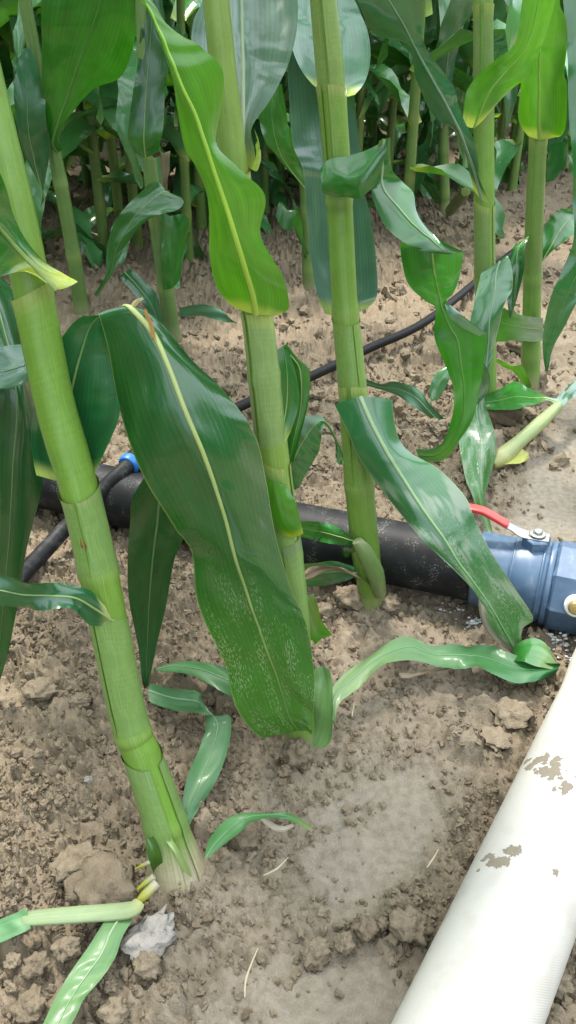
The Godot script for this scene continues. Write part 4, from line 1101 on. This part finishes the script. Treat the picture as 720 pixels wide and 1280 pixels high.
func make_irrigation() -> void:
	rng.seed = 21
	# ---- black supply pipe
	var a := q(-140, 560, 0.0 - 0.028)
	var b := q(600, 713, 0.0 - 0.03)
	var pipe_dir := (b - a).normalized()
	var start := a - pipe_dir * 1.2
	var end := b
	var pts := []
	for k in 13:
		var p := start.lerp(end, k / 12.0)
		p.y = 0.040 + 0.002 * sin(k * 1.7)
		pts.append(p - end)
	var rads := []
	rads.resize(13)
	rads.fill(0.0305)
	single("supply_pipe", tube(pts, rads, [], 32, true, 1.0, 4), mat.black_pipe, "thick black supply pipe speckled with soil, lying across the rows", "pipe", end)

	# ---- blue valve with red lever
	var v := thing("ball_valve", "blue plastic ball valve with red lever at the end of the black pipe", "valve", Vector3(end.x, 0, end.z))
	var ax := pipe_dir
	ax.y = 0
	ax = ax.normalized()
	var side := ax.cross(Vector3.UP).normalized()
	var c0 := Vector3(0, 0.043, 0)
	ring(v, "pipe_socket", c0 - ax * 0.004, c0 + ax * 0.026, 0.0345, mat.blue)
	part("body", tube([c0 + ax * 0.020, c0 + ax * 0.026, c0 + ax * 0.033, c0 + ax * 0.044, c0 + ax * 0.054, c0 + ax * 0.0585], [0.032, 0.0345, 0.0368, 0.0378, 0.0374, 0.0355], [], 40, true, 1.0, 3), mat.blue, v)
	ring(v, "seam_ring", c0 + ax * 0.058, c0 + ax * 0.063, 0.0382, mat.blue, 40, 0.001)
	for k in 2:
		ring(v, "moulded_rib", c0 + ax * (0.027 + 0.025 * k), c0 + ax * (0.0295 + 0.025 * k), 0.0388 - 0.0030 * (1 - k), mat.blue, 40, 0.0007)
	# octagonal union nut
	var nut := ring(v, "union_nut", c0 + ax * 0.063, c0 + ax * 0.125, 0.0405, mat.blue, 8, 0.003)
	nut.mesh = flat_shaded(nut.mesh)
	ring(v, "outlet", c0 + ax * 0.125, c0 + ax * 0.175, 0.034, mat.blue)
	var stem := c0 + ax * 0.044
	var boss := ring(v, "stem_boss", stem + Vector3.UP * 0.034, stem + Vector3.UP * 0.045, 0.0125, mat.blue, 6, 0.001)
	boss.mesh = flat_shaded(boss.mesh)
	ring(v, "stem_bolt", stem + Vector3.UP * 0.0485, stem + Vector3.UP * 0.052, 0.0045, mat.metal, 6, 0.001)
	ring(v, "washer", stem + Vector3.UP * 0.0475, stem + Vector3.UP * 0.0490, 0.0072, mat.metal, 24, 0.0004)
	# lever: a pressed steel strip cranked up, its far half in a red sleeve
	var lv := stem + Vector3.UP * 0.0460
	var ld := (-ax + side * 0.03).normalized()
	part("lever", strip([lv + ld * -0.010, lv + ld * 0.012, lv + ld * 0.022 + Vector3.UP * 0.004, lv + ld * 0.034 + Vector3.UP * 0.009], [0.0135, 0.014, 0.011, 0.010], 0.0020), mat.metal, v)
	part("lever_grip", strip([lv + ld * 0.026 + Vector3.UP * 0.006, lv + ld * 0.046 + Vector3.UP * 0.0150, lv + ld * 0.054 + Vector3.UP * 0.0165, lv + ld * 0.062 + Vector3.UP * 0.0165, lv + ld * 0.071 + Vector3.UP * 0.0165], [0.0105, 0.0105, 0.0105, 0.0105, 0.009], 0.0045), mat.red, v)
	# drain fitting facing the path
	var fit := c0 + ax * 0.086
	var fr := (side + Vector3.UP * 0.25).normalized()
	ring(v, "drain_ring", fit + fr * 0.038, fit + fr * 0.0435, 0.0098, mat.white, 24, 0.001)
	ring(v, "drain_plug", fit + fr * 0.0430, fit + fr * 0.0475, 0.0062, mat.brass, 16, 0.001)

	# ---- white layflat hose
	var ve := Vector3(end.x, 0, end.z) + ax * 0.172
	var h0 := q(582, 1280, -0.036)
	var h1 := q(704, 1000, -0.036)
	var hd := (h1 - h0).normalized()
	var hp := [h0 - hd * 1.4, h0 - hd * 0.7, h0 - hd * 0.3, h0 - hd * 0.1, h0, h0.lerp(h1, 0.5), h1, h1 + hd * 0.10, h1 + hd * 0.19 + ax * 0.004, ve + ax * 0.05 + side * 0.05, ve + ax * 0.02 + side * 0.012, ve + Vector3(0, 0, 0)]
	var hc := []
	var hr := []
	for k in hp.size():
		var p: Vector3 = hp[k]
		p.y = 0.040
		hc.append(p - h0)
		hr.append(0.0338)
	var hose := thing("layflat_hose", "white woven layflat hose with mud stains running along the path", "hose", h0)
	part("hose_wall", tube(hc, hr, [], 48, true, 0.80, 10), mat.hose, hose)
	# dried mud splashes: thin crusts with their own outline
	for e in [[690, 962, 20, 44], [620, 1078, 12, 26], [640, 1064, 8, 20], [706, 986, 10, 10], [662, 955, 8, 8]]:
		for k in int(e[3]):
			var w := 1.0 + 6.5 * pow(rng.randf(), 2.2)
			mud(hose, h0, hd, e[0] + rng.randfn(0, e[2] * 0.55), e[1] + rng.randfn(0, e[2] * 0.33), w * rng.randf_range(0.6, 1.4), w * rng.randf_range(0.4, 0.9))
	mud(hose, h0, hd, 695, 1090, 4, 4)
	mud(hose, h0, hd, 598, 1088, 3, 2)

	# ---- drip tubing
	var t0 := q(178, 572, -0.05)
	var dp := []
	for e in [[178, 566, -0.064], [168, 573, -0.066], [154, 588, -0.062], [135, 606, -0.052], [110, 634, -0.034], [82, 660, -0.018], [60, 684, -0.010], [32, 714, -0.008], [-10, 760, -0.008], [-80, 840, -0.008], [-200, 980, -0.008]]:
		dp.append(q(e[0], e[1], e[2]))
	t0 = dp[1]
	var drip_rad := 0.0082
	var cut := []
	for p in dp.slice(1):
		cut.append(p - t0)
	var rr := []
	rr.resize(cut.size())
	rr.fill(drip_rad)
	single("drip_tube", tube(cut, rr, [], 16, true, 1.0, 6), mat.drip, "black drip tube from the blue ringed connector down to the left edge", "tube", t0)
	var bp := q(176, 592, -0.04)
	var con := thing("pipe_connector", "black take-off connector with a bright blue locking ring on the pipe", "connector", Vector3(bp.x, 0, bp.z))
	var o := con.position
	var dirc: Vector3 = ((dp[2] as Vector3) - (dp[1] as Vector3)).normalized()
	var r0: Vector3 = (dp[1] as Vector3).lerp(dp[2], 0.45) - o
	ring(con, "locking_ring", r0 - dirc * 0.005, r0 + dirc * 0.0045, 0.0112, mat.blue_ring, 24, 0.0012)
	ring(con, "barb", r0 - dirc * 0.030, r0 - dirc * 0.0045, 0.0095, mat.black, 20)
	var back: Vector3 = r0 - dirc * 0.030
	part("elbow", tube([r0 - dirc * 0.026, back, back + Vector3(0.008, -0.004, 0.004), Vector3(back.x + 0.010, 0.056, back.z + 0.008)], [0.0105, 0.012, 0.013, 0.013], [], 18, true, 1.0, 4), mat.black, con)
	ring(con, "clamp_nut", Vector3(back.x + 0.010, 0.050, back.z + 0.008), Vector3(back.x + 0.010, 0.064, back.z + 0.008), 0.019, mat.black, 8)
	var dq := []
	for e in [[-80, 720], [60, 640], [200, 560], [300, 508], [390, 470], [460, 436], [535, 400], [620, 332], [712, 262], [820, 190]]:
		dq.append(q(e[0], e[1], -0.011))
	var t1: Vector3 = dq[4]
	# it starts behind the middle plants
	dq = dq.slice(2)
	var cq := []
	for p in dq:
		cq.append(p - t1)
	var rq := []
	rq.resize(cq.size())
	rq.fill(0.0068)
	single("drip_tube", tube(cq, rq, [], 14, true, 1.0, 6), mat.black, "black drip tube running between the corn rows behind the tall plants", "tube", t1)

	# ---- froth where the valve leaks
	var mesh := SphereMesh.new()
	mesh.radius = 1.0
	mesh.height = 2.0
	mesh.radial_segments = 10
	mesh.rings = 6
	var places := []
	for e in [[593, 768, 10, 46], [572, 752, 8, 8], [702, 792, 17, 70], [688, 784, 8, 18], [716, 806, 9, 30], [560, 748, 16, 10]]:
		for k in int(e[3]):
			var px: float = e[0] + rng.randfn(0, e[2] * 0.5)
			var py: float = e[1] + rng.randfn(0, e[2] * 0.3)
			var p := q(px, py, -0.006)
			p.y = soil(p.x, -p.z) + rng.randf_range(-0.0003, 0.003)
			var fr2 := 0.0003 + 0.0013 * pow(rng.randf(), 2.0)
			places.append(Transform3D(Basis.from_euler(Vector3(0, rng.randf() * TAU, rng.randf())).scaled(Vector3(fr2 * 1.5, fr2 * 0.8, fr2)), p))
	scatter("water_froth", mesh, mat.foam, places, "white froth on damp soil under the valve")

func scatter(called: String, mesh: Mesh, m: Material, places: Array, label: String) -> void:
	var mm := MultiMesh.new()
	mm.transform_format = MultiMesh.TRANSFORM_3D
	mm.mesh = mesh
	mm.instance_count = places.size()
	for k in places.size():
		mm.set_instance_transform(k, places[k])
	var mi := MultiMeshInstance3D.new()
	mi.name = numbered(called)
	mi.multimesh = mm
	mi.material_override = m
	mi.set_meta("kind", "stuff")
	mi.set_meta("label", label)
	mi.set_meta("category", called.replace("_", " "))
	add_child(mi, true)

func flat_shaded(m: Mesh) -> ArrayMesh:
	var st := SurfaceTool.new()
	st.create_from(m, 0)
	st.deindex()
	st.set_smooth_group(-1)
	var arr := st.commit_to_arrays()
	var v: PackedVector3Array = arr[Mesh.ARRAY_VERTEX]
	var n: PackedVector3Array = arr[Mesh.ARRAY_NORMAL]
	for k in range(0, v.size() - 2, 3):
		var f := (v[k + 2] - v[k]).cross(v[k + 1] - v[k]).normalized()
		n[k] = f; n[k + 1] = f; n[k + 2] = f
	arr[Mesh.ARRAY_NORMAL] = n
	var a := ArrayMesh.new()
	a.add_surface_from_arrays(Mesh.PRIMITIVE_TRIANGLES, arr)
	return a

func strip(pts: Array, widths: Array, thick: float) -> ArrayMesh:
	var p := PackedVector3Array()
	var uv := PackedVector2Array()
	var per := 4
	var n := (pts.size() - 1) * per + 1
	for k in n + 2:
		var kk := clampi(k - 1, 0, n - 1)
		var t := float(kk) / per
		var i := clampi(int(t), 0, pts.size() - 2)
		var c := curve_at(pts, t)
		var d := (curve_at(pts, minf(t + 0.05, pts.size() - 1.0)) - curve_at(pts, maxf(t - 0.05, 0.0))).normalized()
		var sd := d.cross(Vector3.UP).normalized()
		var up := sd.cross(d)
		var w := lerpf(widths[i], widths[i + 1], t - i) * 0.5 * (0.02 if k == 0 or k == n + 1 else 1.0)
		var h := thick * 0.5 * (0.02 if k == 0 or k == n + 1 else 1.0)
		for a in 17:
			var an := TAU * a / 16
			var ca := cos(an)
			var sa := sin(an)
			p.append(c + sd * w * signf(ca) * pow(absf(ca), 0.5) + up * h * signf(sa) * pow(absf(sa), 0.5))
			uv.append(Vector2(a / 16.0, t))
	return grid(p, 17, n + 2, uv, PackedColorArray(), true)

func mud(hose: Node3D, h0: Vector3, hd: Vector3, px: float, py: float, wx: float, wy: float) -> void:
	# where the sight line meets the hose's upper side, then a rough disc laid on the round wall
	var d := cam_basis * Vector3((px - 360.0) / FOCAL, (640.0 - py) / FOCAL, -1.0)
	var flat_dir := Vector3(hd.x, 0, hd.z).normalized()
	var sd := flat_dir.cross(Vector3.UP).normalized()
	var best := Vector3.ZERO
	for k in 400:
		var p := EYE + d * (0.35 + k * 0.0008)
		var r := p - Vector3(h0.x, 0.040, h0.z)
		var o := r.dot(sd)
		var y := p.y - 0.040
		if o * o / (0.0338 * 0.0338) + y * y / (0.0270 * 0.0270) < 1.0:
			best = p
			break
	if best == Vector3.ZERO:
		return
	var rel := best - Vector3(h0.x, 0.040, h0.z)
	var s0 := rel.dot(flat_dir)
	var a0 := atan2((best.y - 0.040) / 0.0270, rel.dot(sd) / 0.0338)
	var rx := metres(wx, best)
	var ry := metres(wy, best) * 1.5
	var n := FastNoiseLite.new()
	n.seed = int(px * 7 + py)
	n.frequency = 1.0
	var p := PackedVector3Array()
	var uv := PackedVector2Array()
	var nu := 29
	for j in 6:
		for i in nu:
			var an := TAU * (i % (nu - 1)) / (nu - 1)
			var rr := (1.0 - j / 5.0) * (1.0 + 0.8 * n.get_noise_2d(cos(an) * 1.3, sin(an) * 1.3) + 0.35 * n.get_noise_2d(cos(an) * 5.0, sin(an) * 5.0))
			var ss := s0 + rr * sin(an) * ry
			var aa := a0 + rr * cos(an) * rx / 0.0338
			var lift := -0.0001 if j == 0 else 0.0002 + 0.0003 * absf(n.get_noise_2d(ss * 400.0, aa * 20.0))
			p.append(Vector3(0, 0.040 - h0.y, 0) + flat_dir * ss + sd * cos(aa) * (0.0338 + lift) + Vector3.UP * sin(aa) * (0.0270 + lift))
			uv.append(Vector2(ss, aa))
	part("mud_stain", grid(p, nu, 6, uv, PackedColorArray(), true), mat.mud, hose)

func make_soil_pieces() -> void:
	rng.seed = 31
	var shapes := []
	for k in 8:
		shapes.append(lump(300 + k, 0.62 + 0.05 * k, 0.6, 26, 18))
	# the big ones, one by one: x, y, half width in px, flatness, shade, label
	var big := [
		[513, 1160, 29, 0.85, "clod", "largest round clod beside the white hose, end of the row of clods"],
		[456, 1160, 20, 0.8, "clod_dark", "dark angular clod left of the largest round clod"],
		[431, 1176, 15, 0.9, "clod", "narrow upright clod between two bigger ones in the path"],
		[394, 1190, 24, 0.7, "clod", "leftmost lump of the clod row across the smooth path"],
		[479, 1153, 9, 0.8, "clod", "tiny round clod between the dark angular clod and the largest"],
		[188, 1168, 33, 0.42, "clod_pale", "pale grey flat stone like clod at the foot of the leaning stalk"],
		[128, 1108, 48, 0.45, "clod_dark", "wide flat clod left of the leaning stalk's foot"],
		[96, 1078, 34, 0.4, "clod", "flat clod behind the wide one left of the stalk"],
		[44, 1206, 19, 0.8, "clod_dark", "dark blocky clod under the broken sheath near the left edge"],
		[82, 1184, 20, 0.7, "clod", "rounded clod just below the broken pale sheath"],
		[16, 1200, 12, 0.8, "clod", "small clod at the very left below the green leaf end"],
		[36, 1256, 26, 0.5, "clod_dark", "broad clod in the bottom left corner"],
		[184, 1205, 20, 0.6, "clod", "clod just below the pale flat one"],
		[142, 1262, 20, 0.6, "clod", "clod at the bottom edge right of the leaf lying on soil"],
		[215, 1238, 16, 0.6, "clod", "low lump at the bottom between leaf and path"],
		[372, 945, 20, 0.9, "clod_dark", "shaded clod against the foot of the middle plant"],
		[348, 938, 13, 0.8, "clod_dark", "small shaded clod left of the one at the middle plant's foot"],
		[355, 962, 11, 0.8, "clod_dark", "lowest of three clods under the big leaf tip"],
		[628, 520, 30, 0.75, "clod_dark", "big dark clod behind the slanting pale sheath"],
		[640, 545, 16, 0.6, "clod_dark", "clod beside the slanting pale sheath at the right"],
		[437, 748, 22, 0.6, "clod", "crumbly mound of soil at the foot of the plant by the pipe"],
		[487, 752, 16, 0.6, "clod", "lump right of the tall plant's foot in front of the pipe"],
		[405, 762, 14, 0.6, "clod", "lump left of the mound at the tall plant's foot"],
		[640, 893, 26, 0.3, "clod", "flat crust plate of soil near the hose under the wavy leaf"],
		[620, 920, 20, 0.3, "clod", "second flat crust plate left of the hose"],
		[110, 972, 6, 0.8, "clod_pale", "tiny white pebble on soil left of the leaning stalk"],
		[165, 880, 5, 0.8, "clod_pale", "tiny pale pebble left of the leaning stalk's middle"],
		[100, 873, 17, 0.5, "clod", "rough clod left of the leaning stalk at half height"],
		[50, 860, 22, 0.5, "clod", "broad crumbly lump near the left edge under the hanging leaf"],
		[700, 1230, 20, 0.6, "clod", "clod at the right edge beyond the white hose"],
		[305, 1040, 24, 0.5, "clod_dark", "clod under the small curled green leaf"],
		[650, 430, 20, 0.6, "clod", "clod beside the foot of the right edge plant"],
	]
	var idx := 0
	for e in big:
		var p := q(e[0], e[1], -0.003)
		var r := metres(e[2] * 0.86, p)
		var o := single("soil_clod", shapes[idx % shapes.size()], mat[e[4]], e[5], "clod", Vector3.ZERO)
		o.position = Vector3(p.x, soil_mean(p.x, -p.z) + r * e[3] * 0.4, p.z)
		o.rotation = Vector3(rng.randf_range(-0.3, 0.3), rng.randf() * TAU, rng.randf_range(-0.2, 0.2))
		o.scale = Vector3(r, r * e[3] / 0.75, r * rng.randf_range(0.75, 1.0))
		if e[4] == "clod_pale" and e[2] > 20:
			o.rotation = Vector3(0.15, 0.85, 0.1)
			o.scale = Vector3(r * 1.2, r * 0.55, r * 0.8)
		idx += 1
	# smaller ones lying about
	var spots := [
		["small brown clod on the rough soil left of the leaning stalk", "small clods left of the leaning stalk", 10, 170, 770, 1260, 60],
		["small brown clod on the soil between the stalk and the hose", "small clods in front of the middle plant", 250, 640, 770, 1260, 80],
		["small brown clod on the soil between the pipe and the back rows", "small clods behind the pipe", 230, 700, 400, 640, 70],
		["small brown clod on the soil right of the white hose", "small clods right of the hose", 690, 740, 1180, 1275, 8],
	]
	for s in spots:
		for k in int(s[6]):
			var px := rng.randf_range(s[2], s[3])
			var py := rng.randf_range(s[4], s[5])
			var p := q(px, py, -0.003)
			if roughness_of_soil(p.x, -p.z) < 0.8 or (px > 440 + (1280 - py) * 0.5 and py > 800 and px < 690):
				continue
			var r := metres(rng.randf_range(3.5, 9.0) * (1.0 if py > 640 else 0.9), p)
			var o := single("soil_clod", shapes[rng.randi() % shapes.size()], mat.clod if rng.randf() < 0.7 else mat.clod_dark, s[0], "clod", Vector3.ZERO, s[1])
			o.position = Vector3(p.x, soil(p.x, -p.z) + r * 0.25, p.z)
			o.rotation = Vector3(rng.randf_range(-0.5, 0.5), rng.randf() * TAU, rng.randf_range(-0.5, 0.5))
			o.scale = Vector3.ONE * r
	# crumbs that nobody could count
	for v in 4:
		var m := flat_shaded(lump(400 + v, 0.7, 0.95, 8, 6))
		var places := []
		var most := 9000 if v < 3 else 7000
		while places.size() < most:
			var z := 0.2 + 1.0 * pow(rng.randf(), 1.3) if v < 3 else 0.85 + 2.6 * pow(rng.randf(), 1.4)
			var x := rng.randf_range(-1, 1) * (0.36 * z + 0.12)
			var w := roughness_of_soil(x, z)
			if rng.randf() > w * w * (0.25 + 0.75 * smoothstep(-0.15, 0.3, noise_mid.get_noise_2d(x * 0.7, z * 0.7 + 13.0))) + 0.012:
				continue
			var r := 0.0007 + 0.0030 * pow(rng.randf(), 3.2) if v < 3 else 0.0015 + 0.0085 * pow(rng.randf(), 2.6)
			var bs := Basis.from_euler(Vector3(rng.randf() * TAU, rng.randf() * TAU, rng.randf() * TAU)).scaled(Vector3.ONE * r)
			places.append(Transform3D(bs, Vector3(x, soil(x, z) + r * 0.35, -z)))
		scatter("soil_crumbs", m, [mat.clod, mat.clod_dark, mat.clod, mat.clod][v], places, "loose crumbs of brown soil strewn over the ground")
	# bits of straw and a dried leaf
	for e in [[[[330, 1094], [346, 1086], [360, 1072]], "bent pale straw on soil below the small curled leaf"], [[[306, 1246], [308, 1222], [322, 1186]], "long pale straw lying near the bottom of the path"], [[[534, 1084], [541, 1074], [548, 1062]], "short straw on the path near the hose"], [[[440, 895], [442, 882], [444, 878]], "tiny upright straw under the wavy leaf"]]:
		var pp := []
		for k in e[0]:
			pp.append(q(k[0], k[1], -0.008))
		var c: Vector3 = pp[1]
		pp = pp.map(func(x): return x - c)
		single("straw", tube(pp, [0.0004, 0.0007, 0.0003], [], 7, true, 1.0, 4), mat.straw, e[1], "straw", c)
	var dl := thing("dry_leaf", "dry brown leaf shred under the wavy leaf beside the path", "leaf", q(540, 842, -0.0001))
	leaf_at(dl, [[498, 842, 500, 844, 502, 847, -0.006], [522, 838, 523, 842, 524, 846, -0.010], [550, 832, 551, 836, 552, 841, -0.012], [576, 824, 577, 827, 578, 830, -0.014]], {"name": "blade", "col": Color(0.42, 0.32, 0.21), "ruffle": 0.002, "mat": mat.dry})
	var cl := thing("curled_leaf", "small curled green leaf lying on the soil right of the leaning stalk", "leaf", q(262, 1070, -0.0001))
	leaf_at(cl, [[256, 1072, 258, 1072, 261, 1072, -0.006], [262, 1048, 268, 1056, 275, 1060, -0.010], [282, 1024, 292, 1033, 300, 1042, -0.018], [306, 1015, 312, 1022, 316, 1030, -0.022], [334, 1015, 338, 1019, 340, 1025, -0.022], [362, 1018, 364, 1021, 366, 1025, -0.016], [388, 1032, 389, 1034, 390, 1036, -0.006]], {"name": "blade", "col": Color(0.065, 0.21, 0.06), "tip": Color(0.24, 0.32, 0.11), "tipl": 0.3, "ruffle": 0.0008, "rib": 0.0012, "ribcol": Color(0.2, 0.36, 0.16), "mat": mat.leaf_pale})
	leaf_at(cl, [[322, 1022, 324, 1024, 326, 1025, -0.012], [340, 1032, 341, 1034, 342, 1036, -0.010], [352, 1036, 353, 1038, 355, 1038, -0.008], [366, 1030, 367, 1032, 369, 1032, -0.008]], {"name": "dry_shred", "col": Color(0.45, 0.4, 0.3), "ruffle": 0.001, "mat": mat.dry})
